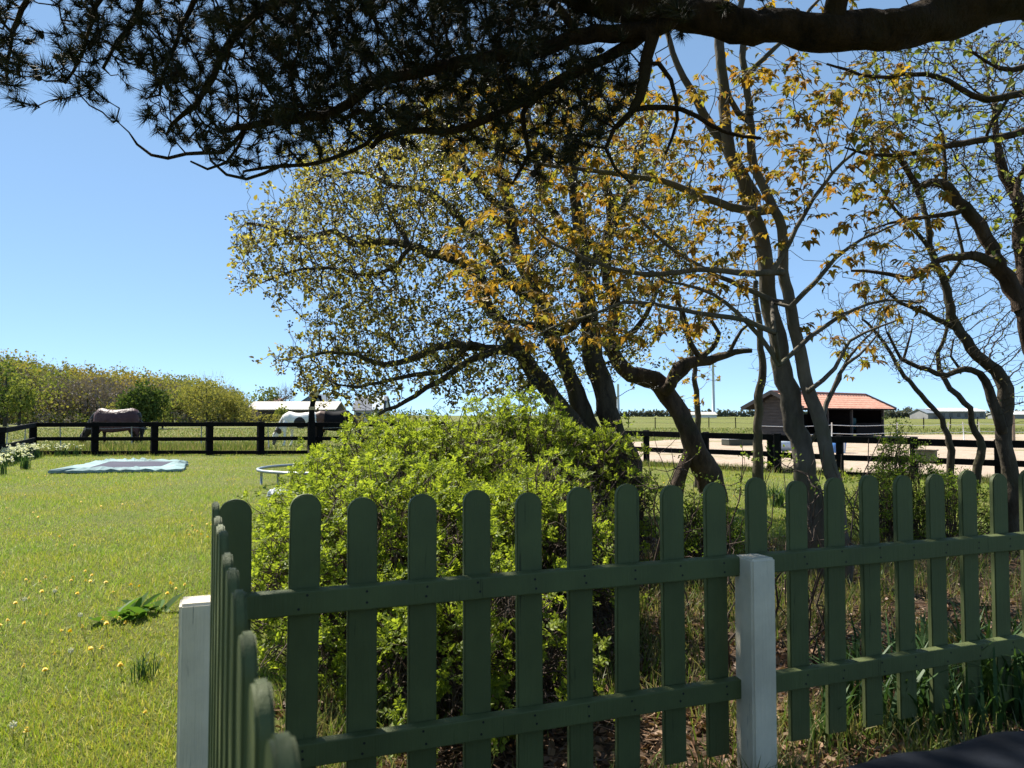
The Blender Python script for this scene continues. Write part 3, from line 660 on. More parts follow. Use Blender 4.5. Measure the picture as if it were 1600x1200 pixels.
# --- the wide dark tree in the middle: several leaning stems, small pale leaves, dark seed clusters
CROWN_B = [(362, 330), (440, 318), (470, 280), (450, 250), (540, 200), (640, 150), (760, 110), (900, 110), (1000, 150), (1060, 220), (1080, 330), (1070, 430), (1020, 540), (940, 600), (880, 630), (800, 640), (690, 615), (640, 600), (600, 635), (520, 625), (462, 605), (450, 548), (480, 525), (500, 470), (470, 455), (400, 455), (360, 430)]
def middle_tree():
    t = Tree(); Y = 9.6
    t.limb([(962, 806, Y), (975, 770), (978, 720), (962, 670), (946, 625), (934, 580), (927, 530), (921, 480), (915, 430), (905, 370), (900, 300), (890, 220), (880, 130)], Y, 46, 12, step=.13, wob=.05)
    b = lambda p, w0, w1, y=Y: t.limb(p, y, w0, w1, step=.12, wob=.045)
    b([(955, 760), (938, 700), (915, 650), (898, 610), (876, 560), (856, 520), (838, 470), (815, 420), (800, 360), (790, 300), (775, 230), (770, 150)], 34, 11)
    b([(930, 690), (893, 655), (862, 618), (842, 590), (822, 560), (792, 515), (765, 475), (742, 430), (705, 397), (640, 388), (600, 380), (555, 383), (520, 366), (470, 372), (420, 352), (385, 350)], 29, 4, 9.4)
    b([(822, 560), (770, 545), (725, 535), (680, 545), (640, 562), (600, 566), (550, 560), (500, 552), (470, 560)], 16, 4, 9.2)
    b([(800, 535), (760, 560), (715, 575), (680, 600), (640, 622), (600, 640), (575, 655)], 13, 4, 9)
    b([(838, 470), (800, 440), (770, 400), (735, 360), (700, 320), (660, 300), (610, 290), (560, 270), (510, 275)], 18, 4, 9.8)
    b([(640, 388), (610, 420), (560, 430), (500, 415), (450, 425), (410, 440)], 8, 3, 9.3)
    b([(610, 290), (590, 250), (640, 245), (600, 225), (560, 205)], 10, 4, 9.9)
    b([(800, 330), (760, 300), (720, 250), (690, 200), (650, 170)], 14, 5, 10)
    b([(915, 430), (950, 380), (980, 310), (1000, 240), (1020, 180)], 16, 6, 10)
    b([(905, 370), (860, 330), (840, 270), (830, 200), (815, 130)], 16, 6, 10.2)
    b([(921, 480), (880, 520), (840, 515), (800, 505)], 16, 8, 9.4)
    b([(640, 385), (618, 350), (605, 320)], 9, 4, 9.5); b([(735, 535), (690, 580), (630, 590), (560, 600), (510, 590)], 10, 3, 9.1)
    left = lambda x, y: np.where(x < 720, 1.0, .6)
    hole = lambda x, y: left(x, y) * (np.sin(x / 31 + 1.5 * np.sin(y / 37)) * np.sin(y / 26 + x / 90) > -.62)
    A = np.concatenate([cloud(CROWN_B, 500, 8.0, 11.4, left), clump_cloud(CROWN_B, 860, 26, 8.2, 11.0, (.27, .3, .12), hole, False)])
    edge = cloud([(362, 330), (470, 310), (560, 330), (640, 420), (600, 520), (640, 600), (600, 632), (520, 622), (462, 605), (450, 548), (480, 525), (500, 470), (470, 455), (400, 455), (360, 430)], 350, 8.4, 10.2)
    t.grow(np.concatenate([A, edge]), step=.10, kill=.11, jit=.3, trop=.12); t.radii(.0032, 2.45, .6); print('middle nodes', len(t.P))
    o = make_tree('hawthorn_tree', t, M['dark_bark'], 'wide spreading tree with several dark leaning stems and small yellow-green leaves, behind the rose bush', 'tree', thick=.045, mid=.014, sides=(14, 6, 3), rough=.14)
    m = MB(); shoot_leaves(t, m, leaf_oval(.68), .85, 8, .15, 4, (.028, .066)); m.build('crown', M['white_leaf'], o)
    s = MB(); i = np.nonzero((t.R < .007) & ~t.traced)[0]; i = i[(rng.random(len(i)) < .3) & (t.kids[i] == 0)]
    i = np.repeat(i, 9); ov = np.array([(0, 0, 1), (1, 0, 0), (0, 1, 0), (-1, 0, 0), (0, -1, 0), (0, 0, -1)], float); of = [np.array([(0, 1, 2), (0, 2, 3), (0, 3, 4), (0, 4, 1), (5, 2, 1), (5, 3, 2), (5, 4, 3), (5, 1, 4)])]
    scatter(s, ov, of, t.P[i] + rng.normal(size=(len(i), 3)) * .032, np.tile(np.eye(3), (len(i), 1, 1)), rng.uniform(.008, .014, len(i))); s.build('seed_clusters', M['dark_berry'], o)['kind'] = 'stuff'
middle_tree()

# --- the low leaning trunk right of it
def leaning_tree():
    t = Tree(); Y = 10.4
    t.limb([(1122, 790, Y), (1104, 745), (1084, 702), (1064, 662), (1050, 625), (1034, 603), (1004, 592), (972, 578), (957, 548), (957, 505), (953, 460), (950, 400), (955, 330), (945, 260)], Y, 38, 12, step=.12, wob=.06)
    b = lambda p, w0, w1: t.limb(p, Y - .2, w0, w1, step=.1, wob=.04)
    b([(1040, 610), (1060, 582), (1096, 563), (1138, 554), (1172, 548)], 22, 7); b([(1050, 600), (1080, 570), (1110, 548), (1120, 520), (1112, 495)], 12, 5)
    b([(1096, 563), (1075, 530), (1068, 490), (1055, 460)], 10, 4); b([(957, 548), (990, 520), (1020, 470), (1040, 420)], 12, 4)
    b([(1138, 554), (1155, 520), (1180, 500)], 7, 3)
    t.limb([(1052, 795, Y), (1058, 755), (1072, 722), (1080, 700)], Y, 22, 22, attach=False)
    A = [cloud([(930, 260), (1060, 240), (1160, 360), (1180, 540), (1120, 560), (1040, 590), (980, 540), (930, 460)], 420, 9.2, 11.6)]
    t.grow(np.concatenate(A), step=.12, kill=.2, jit=.32, trop=.05); t.radii(.0032, 2.5, .55)
    o = make_tree('gnarled_tree', t, M['red_bark'], 'gnarled trunk leaning left and forking low, right of the dark leaning stems', 'tree', thick=.045, mid=.014, sides=(14, 6, 3), rough=.2)
    m = MB(); leaves_on(t, m, leaf_oval(.6), .008, 2, (.035, .065), gap=.15); m.build('crown', M['white_leaf'], o)
leaning_tree()

def young_tree(name, pts, Y, w0, w1, poly, n, label, leaf, lsize, per, bark='dark_bark', extra=(), rmax=.008, yr=1.0):
    t = Tree(); t.limb([(pts[0][0], pts[0][1], Y)] + pts[1:], Y, w0, w1, step=.1, wob=.03)
    for p, a, b in extra: t.limb(p, Y, a, b, step=.1, wob=.03)
    t.grow(cloud(poly, n, Y - yr, Y + yr), step=.10, kill=.16, jit=.25, trop=.08); t.radii(.0028, 2.5, .55)
    o = make_tree(name, t, M[bark], label, 'tree', thick=.035, mid=.012, sides=(10, 6, 3), rough=.1)
    m = MB(); leaves_on(t, m, leaf, rmax, per, lsize, gap=.1); m.build('crown', M['maple_leaf' if leaf is LM else 'small_leaf'], o)
LM = leaf_maple()
young_tree('slender_tree', [(1186, 776), (1183, 700), (1184, 640), (1190, 570), (1188, 520), (1180, 440)], 12, 17, 8, [(1120, 380), (1250, 380), (1250, 600), (1200, 620), (1130, 560)], 130, 'slender straight dark stem between the gnarled trunk and the pale double stem', leaf_oval(.6), (.03, .05), .3)
young_tree('thin_tree', [(1092, 772), (1090, 700), (1091, 640), (1087, 590), (1078, 540), (1066, 500), (1060, 450)], 13.4, 11, 5, [(1030, 470), (1130, 450), (1125, 600), (1100, 648), (1060, 640), (1030, 560)], 170, 'thin upright stem with bronze leaf clumps, seen behind the gnarled leaning trunk', LM, (.06, .1), .5)
young_tree('sapling', [(1262, 640), (1280, 610), (1300, 580), (1318, 560)][:1] + [(1270, 700)][:0] + [(1300, 600), (1318, 565)], 13, 6, 3, [(1280, 480), (1400, 470), (1380, 580), (1300, 620)], 120, 'bare young tree with fine twigs above the red tiled roof', leaf_oval(.6), (.02, .03), .12) if False else None

# --- bare twisted trees at the right edge
def right_tree():
    t = Tree(); Y = 7.0
    t.limb([(1592, 862, Y), (1580, 790), (1573, 745), (1568, 700), (1564, 668), (1573, 632), (1570, 602), (1556, 578), (1536, 560), (1517, 545), (1505, 520), (1491, 500), (1482, 470), (1476, 440), (1460, 400), (1450, 350), (1440, 300), (1420, 250)], Y, 28, 7, step=.08, wob=.03)
    b = lambda p, w0, w1, y=Y: t.limb(p, y, w0, w1, step=.08, wob=.026)
    b([(1564, 668), (1555, 640), (1549, 612), (1540, 590), (1520, 578), (1500, 577), (1470, 583), (1440, 573), (1412, 560), (1400, 552), (1385, 520)], 15, 4, 6.9)
    b([(1500, 577), (1488, 560), (1492, 530)], 5, 3); b([(1412, 560), (1420, 530), (1428, 500)], 5, 2)
    b([(1505, 520), (1475, 505), (1440, 488), (1400, 470), (1380, 450)], 10, 4); b([(1476, 440), (1500, 400), (1490, 340)], 8, 4)
    b([(1460, 400), (1420, 350), (1380, 300), (1340, 260)], 8, 3)
    A = [cloud([(1370, 240), (1500, 200), (1560, 300), (1580, 520), (1480, 600), (1400, 600), (1330, 520), (1340, 400)], 2400, 6.2, 7.8), cloud([(1560, 400), (1640, 400), (1640, 660), (1580, 640), (1530, 560)], 600, 6.4, 7.8)]
    t.grow(np.concatenate(A), step=.06, kill=.07, jit=.17, trop=.09); t.radii(.0021, 2.5, .5)
    o = make_tree('twisted_tree', t, M['dark_bark'], 'bare twisted tree with dark bent boughs near the right edge, forking at fence height', 'tree', thick=.03, mid=.009, sides=(12, 6, 3), rough=.16)
    m = MB(); leaves_on(t, m, leaf_oval(.6), .006, .16, (.018, .036), gap=.05); m.build('crown', M['small_leaf'], o)
right_tree()
def edge_tree():
    t = Tree(); Y = 6.0
    t.limb([(1668, 905, Y), (1650, 800), (1632, 700), (1620, 620), (1612, 545), (1600, 485), (1580, 440), (1562, 410), (1542, 380), (1522, 345), (1502, 320), (1490, 295), (1476, 281), (1450, 282), (1430, 290), (1420, 268), (1400, 240)], Y, 35, 8, step=.08, wob=.035)
    b = lambda p, w0, w1, y=Y: t.limb(p, y, w0, w1, step=.08, wob=.026)
    b([(1550, 412), (1530, 398), (1505, 400), (1480, 405), (1450, 418), (1420, 438), (1400, 432), (1370, 428), (1335, 424)], 15, 4, 5.8)
    b([(1602, 480), (1600, 420), (1590, 360), (1588, 320), (1580, 290), (1565, 262), (1560, 220), (1555, 160)], 26, 9, 6.2)
    b([(1588, 320), (1600, 270), (1625, 230)], 12, 6); b([(1476, 281), (1480, 240), (1470, 200)], 8, 4)
    b([(1495, 332), (1470, 335), (1430, 340), (1395, 350), (1350, 362)], 9, 3)
    b([(1640, 200), (1600, 205), (1550, 216), (1500, 226), (1460, 236), (1430, 241), (1390, 242), (1350, 240), (1320, 232)], 13, 4, 5.4)
    b([(1640, 140), (1590, 150), (1540, 156), (1500, 140), (1470, 125), (1430, 117), (1390, 118), (1340, 112), (1290, 100)], 13, 4, 5.2)
    b([(1640, 90), (1580, 112), (1550, 105), (1520, 85)], 12, 4, 5.3); b([(1540, 218), (1565, 175), (1585, 140)], 8, 4, 5.4)
    A = [cloud([(1330, 70), (1640, 40), (1640, 420), (1560, 380), (1500, 300), (1400, 330), (1340, 260)], 3600, 4.9, 7.0), cloud([(1560, -150), (1800, -150), (1800, 400), (1660, 400)], 200, 5, 7.2)]
    t.grow(np.concatenate(A), step=.06, kill=.07, jit=.17, trop=.08); t.radii(.0021, 2.5, .5)
    o = make_tree('gnarled_tree', t, M['red_bark'], 'thick reddish bough curving in from the right edge, with black berry clusters and few leaves', 'tree', thick=.03, mid=.009, sides=(14, 6, 3), rough=.16)
    m = MB(); leaves_on(t, m, leaf_oval(.68), .006, .3, (.028, .068), gap=.05); m.build('crown', M['small_leaf'], o)
    s = MB(); i = np.nonzero((t.R < .005) & ~t.traced)[0]; i = np.repeat(i[rng.random(len(i)) < .035], 8)
    ov = np.array([(0, 0, 1), (1, 0, 0), (0, 1, 0), (-1, 0, 0), (0, -1, 0), (0, 0, -1)], float); of = [np.array([(0, 1, 2), (0, 2, 3), (0, 3, 4), (0, 4, 1), (5, 2, 1), (5, 3, 2), (5, 4, 3), (5, 1, 4)])]
    scatter(s, ov, of, t.P[i] + rng.normal(size=(len(i), 3)) * .022, np.tile(np.eye(3), (len(i), 1, 1)), rng.uniform(.006, .010, len(i))); s.build('berries', M['dark_berry'], o)['kind'] = 'stuff'
edge_tree()
def bent_sapling(pts, w0, w1, Y, label, poly, n):
    t = Tree(); t.limb([(pts[0][0], pts[0][1], Y)] + pts[1:], Y, w0, w1, step=.09, wob=.04)
    t.grow(cloud(poly, n, Y - .8, Y + .8), step=.08, kill=.1, jit=.18, trop=.10); t.radii(.0023, 2.5, .55)
    o = make_tree('bent_sapling', t, M['dark_bark'], label, 'tree', thick=.03, mid=.009, sides=(10, 6, 3), rough=.12)
    m = MB(); leaves_on(t, m, leaf_oval(.6), .006, .12, (.02, .036), gap=.05); m.build('crown', M['small_leaf'], o)
bent_sapling([(1490, 770), (1484, 700), (1480, 680), (1462, 642), (1432, 608), (1408, 580), (1394, 552), (1372, 520), (1345, 498)], 11, 4, 9, 'thin bent stem leaning left above the low green shrub', [(1330, 430), (1420, 440), (1440, 560), (1400, 590), (1350, 540)], 260)
bent_sapling([(1520, 780), (1530, 720), (1534, 690), (1520, 660), (1494, 612), (1474, 580), (1466, 552), (1474, 528), (1485, 490)], 13, 5, 8.4, 'crooked knobbly stem between the low green shrub and the twisted tree', [(1430, 420), (1530, 430), (1520, 560), (1470, 590), (1440, 540)], 300)
bent_sapling([(1262, 700), (1285, 655), (1303, 610), (1318, 572), (1340, 545), (1362, 520)], 8, 3, 9, 'bare fine-twigged sapling spreading above the red tiled roof', [(1290, 440), (1420, 450), (1400, 560), (1330, 590), (1280, 540)], 420)

# --- the rose bush behind the fence
MOUNDS = [(-.62, 4.15, .84, .95, 1.0), (-.65, 5.6, 1.2, 1.1, 1.24), (.06, 6.5, .98, 1.0, 1.42), (.18, 4.5, .58, .85, .98), (.82, 6.3, .34, .45, 1.2), (-.15, 3.35, .55, .6, .62), (-1.25, 6.6, .75, .7, .95)]
def shrub(name, mounds, n_shoot, leafmat, stemmat, label, cat, rose=True, bare=None, lsize=(.05, .088), seed=0, r0=.006, nl=5):
    c0 = mounds[0]; o = empty(name, (c0[0], c0[1], 0), label, cat)
    st = MB(); lv = MB(); tips = []; dirs = []
    area = np.array([m[2] * m[3] + m[4] * (m[2] + m[3]) for m in mounds]); area /= area.sum()
    for (cx, cy, rx, ry, h), a in zip(mounds, area):
        for _ in range(int(n_shoot * a)):
            az = rng.uniform(0, 2 * math.pi); el = math.asin(rng.uniform(.08, 1)); k = rng.uniform(.72, 1.0) ** .7 * (1 + .10 * math.sin(az * 5 + cx * 3) * math.cos(el)) + rng.normal(0, .035)
            tip = np.array([cx + rx * k * math.cos(az) * math.cos(el), cy + ry * k * math.sin(az) * math.cos(el), h * k * math.sin(el)])
            deep = any(((tip[0] - m[0]) / m[2]) ** 2 + ((tip[1] - m[1]) / m[3]) ** 2 + (tip[2] / m[4]) ** 2 < .42 for m in mounds)
            if deep or tip[2] < .04: continue
            leafy = 1.0 if bare is None else bare(tip)
            if rose and math.sin(tip[0] * 9 + 2 * math.sin(tip[2] * 7)) * math.sin(tip[1] * 8 + 1) + math.sin(tip[2] * 11 + tip[0] * 5) * .8 < -.55: leafy *= .12
            q = rng.random()
            if q < .40 or leafy < .5:
                b = np.array([cx + (tip[0] - cx) * rng.uniform(.1, .6), cy + (tip[1] - cy) * rng.uniform(.1, .6), 0]); s = np.linspace(0, 1, 7)[:, None]
                pts = b + (tip - b) * s + np.array([0, 0, 1]) * (np.sin(s * math.pi) * .16 * h) + rng.normal(size=(7, 3)) * .018 * (s > 0) * (s < 1)
                st.tube(pts, np.linspace(r0, .0022, 7), 4, False)
                for w in range(3):
                    u = rng.uniform(.45, .95); p = b + (tip - b) * u + np.array([0, 0, math.sin(u * math.pi) * .16 * h]); e = p + unit(rdir(1)[0] + np.array([0, 0, .7])) * rng.uniform(.08, .2)
                    st.tube(np.array([p, (p + e) / 2 + rng.normal(size=3) * .012, e]), np.array([.003, .0024, .0018]), 3, False)
                    if rng.random() < leafy: tips.append(e); dirs.append(unit(e - p))
                d = unit(pts[-1] - pts[-2])
            else:
                p = tip - unit(np.array([math.cos(az) * math.cos(el), math.sin(az) * math.cos(el), math.sin(el) + .5])) * rng.uniform(.1, .25)
                st.tube(np.array([p, (p + tip) / 2 + rng.normal(size=3) * .012, tip]), np.array([.0032, .0026, .002]), 3, False); d = unit(tip - p)
            if rng.random() < leafy: tips.append(tip); dirs.append(d)
    T = np.array(tips); D = unit(np.array(dirs) + rng.normal(size=T.shape) * .25 + np.array([0, 0, .45]))
    for v in range(4):
        tm = rosette(nl, v + seed, 7) if rose else rosette(nl + 2, v + seed, 3)
        s = slice(v, None, 4); scatter(lv, *tm, T[s], frames(D[s], rdir(len(T[s]))), rng.uniform(*lsize, len(T[s])))
    st.build('stems', stemmat, o, True); lv.build('leaves', leafmat, o); return o
def barep(t):
    v = .93
    if t[0] > .02 and t[2] < .86 and t[1] < 5.6: v = .34
    if t[0] > .42 and t[2] < .95: v = .16
    if t[0] > .62: v = min(v, .4)
    if t[2] < .35: v *= .7
    return v
shrub('rose_bush', MOUNDS, 6600, M['rose_leaf'], M['rose_stem'], 'large bright green rose bush with bare brown stems at its right, behind the picket fence', 'bush', True, barep)
hp = [at(1435, 735, 7.6), at(1500, 760, 7.2), at(1400, 760, 7.5)]
shrub('hawthorn_shrub', [(hp[0][0], 7.7, .42, .4, .98), (hp[1][0], 7.3, .38, .35, .72), (hp[2][0] - .12, 7.6, .4, .35, .72), (hp[0][0] - .1, 7.9, .2, .2, 1.26)], 620, M['haw_leaf'], M['rose_stem'], 'low leafy green shrub in front of the dark paddock rails, under the bent stems', 'shrub', False, lambda t: .8, (.05, .085), 5)
shrub('low_shrub', [(1.65, 6.7, .36, .3, .55)], 170, M['haw_leaf'], M['rose_stem'], 'small leafy plant between the leaning trunk and the pickets', 'shrub', False, lambda t: .8, (.05, .08), 9)
# thin bare suckers between the bush and the pale stems
def suckers():
    o = empty('sucker_stems', (1.3, 5.2, 0), 'clump of thin bare suckers with a few bright leaves, left of the white fence post', 'shrub'); m = MB(); l = MB(); T = []
    for k in range(26):
        b = np.array([rng.uniform(.7, 1.75), rng.uniform(3.7, 6.6), 0]); tip = b + np.array([rng.normal(-.05, .22), rng.normal(0, .2), rng.uniform(.5, 1.15)]); s = np.linspace(0, 1, 8)[:, None]
        P = b + (tip - b) * s + rng.normal(size=(8, 3)) * .025 * (s > 0); m.tube(P, np.linspace(rng.uniform(.004, .010), .002, 8), 5, False)
        for w in range(4):
            i = rng.integers(3, 7); e = P[i] + unit(rdir(1)[0] + np.array([0, 0, .6])) * rng.uniform(.1, .3); m.tube(np.array([P[i], (P[i] + e) / 2 + rng.normal(size=3) * .02, e]), np.array([.004, .003, .0018]), 3, False); 
            if rng.random() < .5: T.append(e)
    T = np.array(T); scatter(l, *rosette(5, 21, 3), T, frames(rdir(len(T), 1), rdir(len(T))), rng.uniform(.05, .09, len(T)))
    m.build('stems', M['rose_stem'], o, True); l.build('leaves', M['haw_leaf'], o)
suckers()

# ------------------------------------------------------------------ grass, litter, flowers
def tri_blades(m, P, h, w, lean=.5, mi=0, bend=True):
    n = len(P); az = rng.uniform(0, 2 * math.pi, n); la = rng.uniform(0, 2 * math.pi, n); L = rng.uniform(.1, 1, n) * lean
    s = np.stack([np.cos(az), np.sin(az), np.zeros(n)], 1) * (w / 2)[:, None]; d = np.stack([np.cos(la) * L, np.sin(la) * L, np.sqrt(np.maximum(.05, 1 - L * L))], 1) * h[:, None]
    d2 = np.stack([np.cos(la) * L * 2.0, np.sin(la) * L * 2.0, d[:, 2] / np.maximum(h, 1e-6) * 1.55], 1) * (h * .5)[:, None]
    if bend:
        V = np.stack([P - s, P + s, P + d * .55 + s * .75, P + d * .55 - s * .75, P + d2 + d * .12], 1).reshape(-1, 3); i = np.arange(n)[:, None] * 5
        m.add(V, [i + np.array([[0, 1, 2, 3]]), i + np.array([[3, 2, 4]])], mi)
    else:
        V = np.stack([P - s, P + s, P + d], 1).reshape(-1, 3); m.add(V, np.arange(3 * n).reshape(-1, 3), mi)
BED = np.array([(-.9, 2.35), (.2, 2.2), (2.0, 2.6), (5.5, 3.6), (5.6, 6.4), (3.4, 7.6), (1.2, 8.2), (-.6, 6.6), (-1.1, 4.2)])
SAND = np.array([(3.2, 20.6), (9.6, 14.6), (24, 10), (45, 22), (38, 52), (16, 47), (5.5, 36), (1, 27)])
def spread(n, y0, y1, p=1.0, xl=-.75, xr=.75):
    """points on the ground between two distances, thinning out with distance"""
    u = rng.random(n)
    Y = y0 * (y1 / y0) ** u if p == 1 else (y0 ** (1 - p) + u * (y1 ** (1 - p) - y0 ** (1 - p))) ** (1 / (1 - p))
    X = (xl + (xr - xl) * rng.random(n)) * Y; return X, Y
def fbm(x, y, f, seed=0):
    rg = np.random.default_rng(seed); v = np.zeros_like(x)
    for k in range(6):
        a = rg.uniform(0, 6.28); q = f * (1.0 + .7 * k); v += np.sin((x * math.cos(a) + y * math.sin(a)) * q + rg.uniform(0, 6.28)) / (1 + .5 * k)
    return v / 2.2
def lawn():
    m = MB(); X, Y = spread(620000, 1.2, 27, .8, -.80, .72); inb = in_poly(X, Y, BED); ins = in_poly(X, Y, SAND)
    fd = (X - F0[0]) * FN[0] + (Y - F0[1]) * FN[1]                       # in front of the fence there is the terrace and the bed
    right = fd > -.05
    k = ~inb & ~ins & ~(right & (X > -.9)) & (fbm(X, Y, .9, 3) + rng.normal(0, .5, len(X)) > -.75); X, Y = X[k], Y[k]
    sc = np.maximum(1, (Y / 4.5)) ** .75
    h = rng.uniform(.018, .055, len(X)) * (1 + .45 * fbm(X, Y, 1.3, 5)) * np.minimum(sc, 1.15); w = rng.uniform(.0018, .0042, len(X)) * sc ** 1.1
    P = np.stack([X, Y, np.zeros(len(X))], 1); near = Y < 9
    tri_blades(m, P[near], h[near], w[near], .95); tri_blades(m, P[~near], h[~near], w[~near], .9, 0, False)
    tag(m.build('grass', M['grass']), kind='stuff')
    # longer grass: in the bed, along the rails and the fences, over the field behind
    m = MB(); X, Y = spread(52000, 2.4, 9, .9, -.3, .85); k = in_poly(X, Y, BED) & (fbm(X, Y, 2.1, 9) + rng.normal(0, .35, len(X)) > np.where(Y > 4.6, -.35, .1)); X, Y = X[k], Y[k]
    tri_blades(m, np.stack([X, Y, np.zeros(len(X))], 1), rng.uniform(.06, .2, len(X)), rng.uniform(.004, .008, len(X)), .8)
    X = rng.uniform(-.9, 5, 6000); Y = F0[1] + (X - F0[0]) * FD[1] / FD[0] + rng.normal(.0, .18, len(X)); k = (fbm(X, Y, 3.2, 2) > -.1); X, Y = X[k], Y[k]
    tri_blades(m, np.stack([X, Y, np.zeros(len(X))], 1), rng.uniform(.05, .2, len(X)), rng.uniform(.004, .009, len(X)), .75)
    for a, b, n in ((np.array([-15., 24.]), np.array([-3., 25.2]), 7000), (np.array([3., 19.4]), np.array([9.4, 13.8]), 7000)):
        u = rng.random((n, 1)); Q = a + (b - a) * u + rng.normal(0, .16, (n, 2)); k = fbm(Q[:, 0], Q[:, 1], 2.0, 4) > -.5; Q = Q[k]
        tri_blades(m, np.c_[Q, np.zeros(len(Q))], rng.uniform(.06, .2, len(Q)), rng.uniform(.012, .022, len(Q)), .7, 0, False)
    X, Y = spread(60000, 25.5, 75, 1.2, -.75, .75); k = ~in_poly(X, Y, SAND); X, Y = X[k], Y[k]
    tri_blades(m, np.stack([X, Y, np.zeros(len(X))], 1), rng.uniform(.05, .16, len(X)), rng.uniform(.02, .05, len(X)) * Y / 30, .8, 0, False)
    X, Y = rng.uniform(-16, -9, 9000), rng.uniform(24.6, 29, 9000); tri_blades(m, np.stack([X, Y, np.zeros(len(X))], 1), rng.uniform(.1, .42, len(X)), rng.uniform(.02, .05, len(X)), .7, 0, False)
    tag(m.build('wild_grass', M['wild_grass']), kind='stuff')
    m = MB(); X, Y = spread(26000, 2.2, 8.5, 1, -.4, .85); k = in_poly(X, Y, BED) & (fbm(X, Y, 1.7, 8) + rng.normal(0, .4, len(X)) > -.55); X, Y = X[k], Y[k]; n = len(X)
    d = unit(rdir(n) * np.array([1, 1, .25])); scatter(m, *leaf_oval(.55, .18, .2), np.stack([X, Y, rng.uniform(.004, .03, n)], 1), frames(d, unit(rdir(n) * .5 + np.array([0, 0, 1.]))), rng.uniform(.02, .06, n))
    X, Y = spread(2600, 2.3, 8, 1, -.4, .85); k = in_poly(X, Y, BED); X, Y = X[k], Y[k]
    for x, y in zip(X, Y):
        a = rng.uniform(0, 6.3); L = rng.uniform(.05, .22); e = np.array([math.cos(a), math.sin(a), rng.uniform(-.05, .25)]) * L; p = np.array([x, y, .012]); m.tube(np.array([p, p + e * .5 + (0, 0, .008), p + e]), .0028, 3, False)
    tag(m.build('leaf_litter', M['litter']), kind='stuff')
lawn()
def dandelions():
    m = MB(); a = np.linspace(0, 2 * math.pi, 14, endpoint=False)
    for r0, r1, z0, z1 in ((.0, .021, .050, .046), (.0, .016, .053, .052), (.0, .010, .056, .058)):
        v = [(0, 0, z0)] + [(r1 * math.cos(x) * (1 if i % 2 else .8), r1 * math.sin(x) * (1 if i % 2 else .8), z1) for i, x in enumerate(a)]
        m.add(v, [(0, 1 + i, 1 + (i + 1) % 14) for i in range(14)], 0)
    m.tube(np.array([(0, 0, 0), (.004, .002, .025), (0, 0, .048)]), .0022, 5, False, 1)
    o = m.build('dandelion', [M['yellow'], M['strap']]); me = o.data; bpy.data.objects.remove(o)
    px = [(112, 902), (130, 904), (112, 917), (140, 910), (134, 920), (143, 922), (69, 918), (42, 914), (45, 921), (44, 947), (23, 954), (60, 978), (68, 975), (12, 983), (6, 989), (32, 989), (108, 995), (106, 1000), (132, 998), (157, 985), (168, 991), (175, 978), (189, 982), (193, 988), (216, 973),
          (148, 1026), (156, 1031), (84, 1040), (73, 1059), (32, 1063), (189, 1060), (37, 1172), (222, 1129), (258, 938), (269, 925), (278, 929), (288, 926), (206, 922), (221, 954), (290, 839), (296, 841), (309, 838), (315, 842), (322, 846), (270, 928)]
    pts = [onground(*p)[:2] for p in px]
    X, Y = spread(520, 5, 23, 1.6, -.78, -.12); k = (fbm(X, Y, .55, 12) + rng.normal(0, .4, len(X)) > .1); X, Y = X[k][:190], Y[k][:190]; pts += list(zip(X, Y))
    X, Y = spread(60, 8, 15, 1, .18, .62); k = ~in_poly(X, Y, BED); pts += list(zip(X[k], Y[k]))
    for x, y in pts:
        k = bpy.data.objects.new('dandelion', me); COL.objects.link(k); k.location = (x, y, 0); k.rotation_euler = (rng.normal(0, .25), rng.normal(0, .25), rng.uniform(0, 6)); s = rng.uniform(.45, .75); k.scale = (s, s, rng.uniform(.8, 1.5))
        tag(k, 'yellow dandelion flower growing in the sunny lawn', 'flower', 'dandelions scattered over the lawn')
    m = MB(); v = rdir(60) * .017; n = 60; w = frames(v, rdir(n))
    for q, fr in zip(v, w): m.add([q * .2 + (0, 0, .09) - fr[:, 0] * .0006, q * .2 + (0, 0, .09) + fr[:, 0] * .0006, q * 1.1 + (0, 0, .09) + fr[:, 0] * .0035, q * 1.1 + (0, 0, .09) - fr[:, 0] * .0035], [(0, 1, 2, 3)], 0)
    m.tube(np.array([(0, 0, 0), (0, 0, .088)]), .002, 5, False, 1); o = m.build('dandelion_clock', [M['clock'], M['strap']]); me2 = o.data; bpy.data.objects.remove(o)
    for p in [(85, 940), (38, 954), (125, 980), (20, 1162), (110, 1039)]:
        x, y = onground(*p)[:2]; k = bpy.data.objects.new('dandelion_clock', me2); COL.objects.link(k); k.location = (x, y, 0); k.scale = (.75, .75, .8); tag(k, 'white round dandelion seed head standing in the lawn', 'flower', 'dandelion seed heads in the lawn')
dandelions()
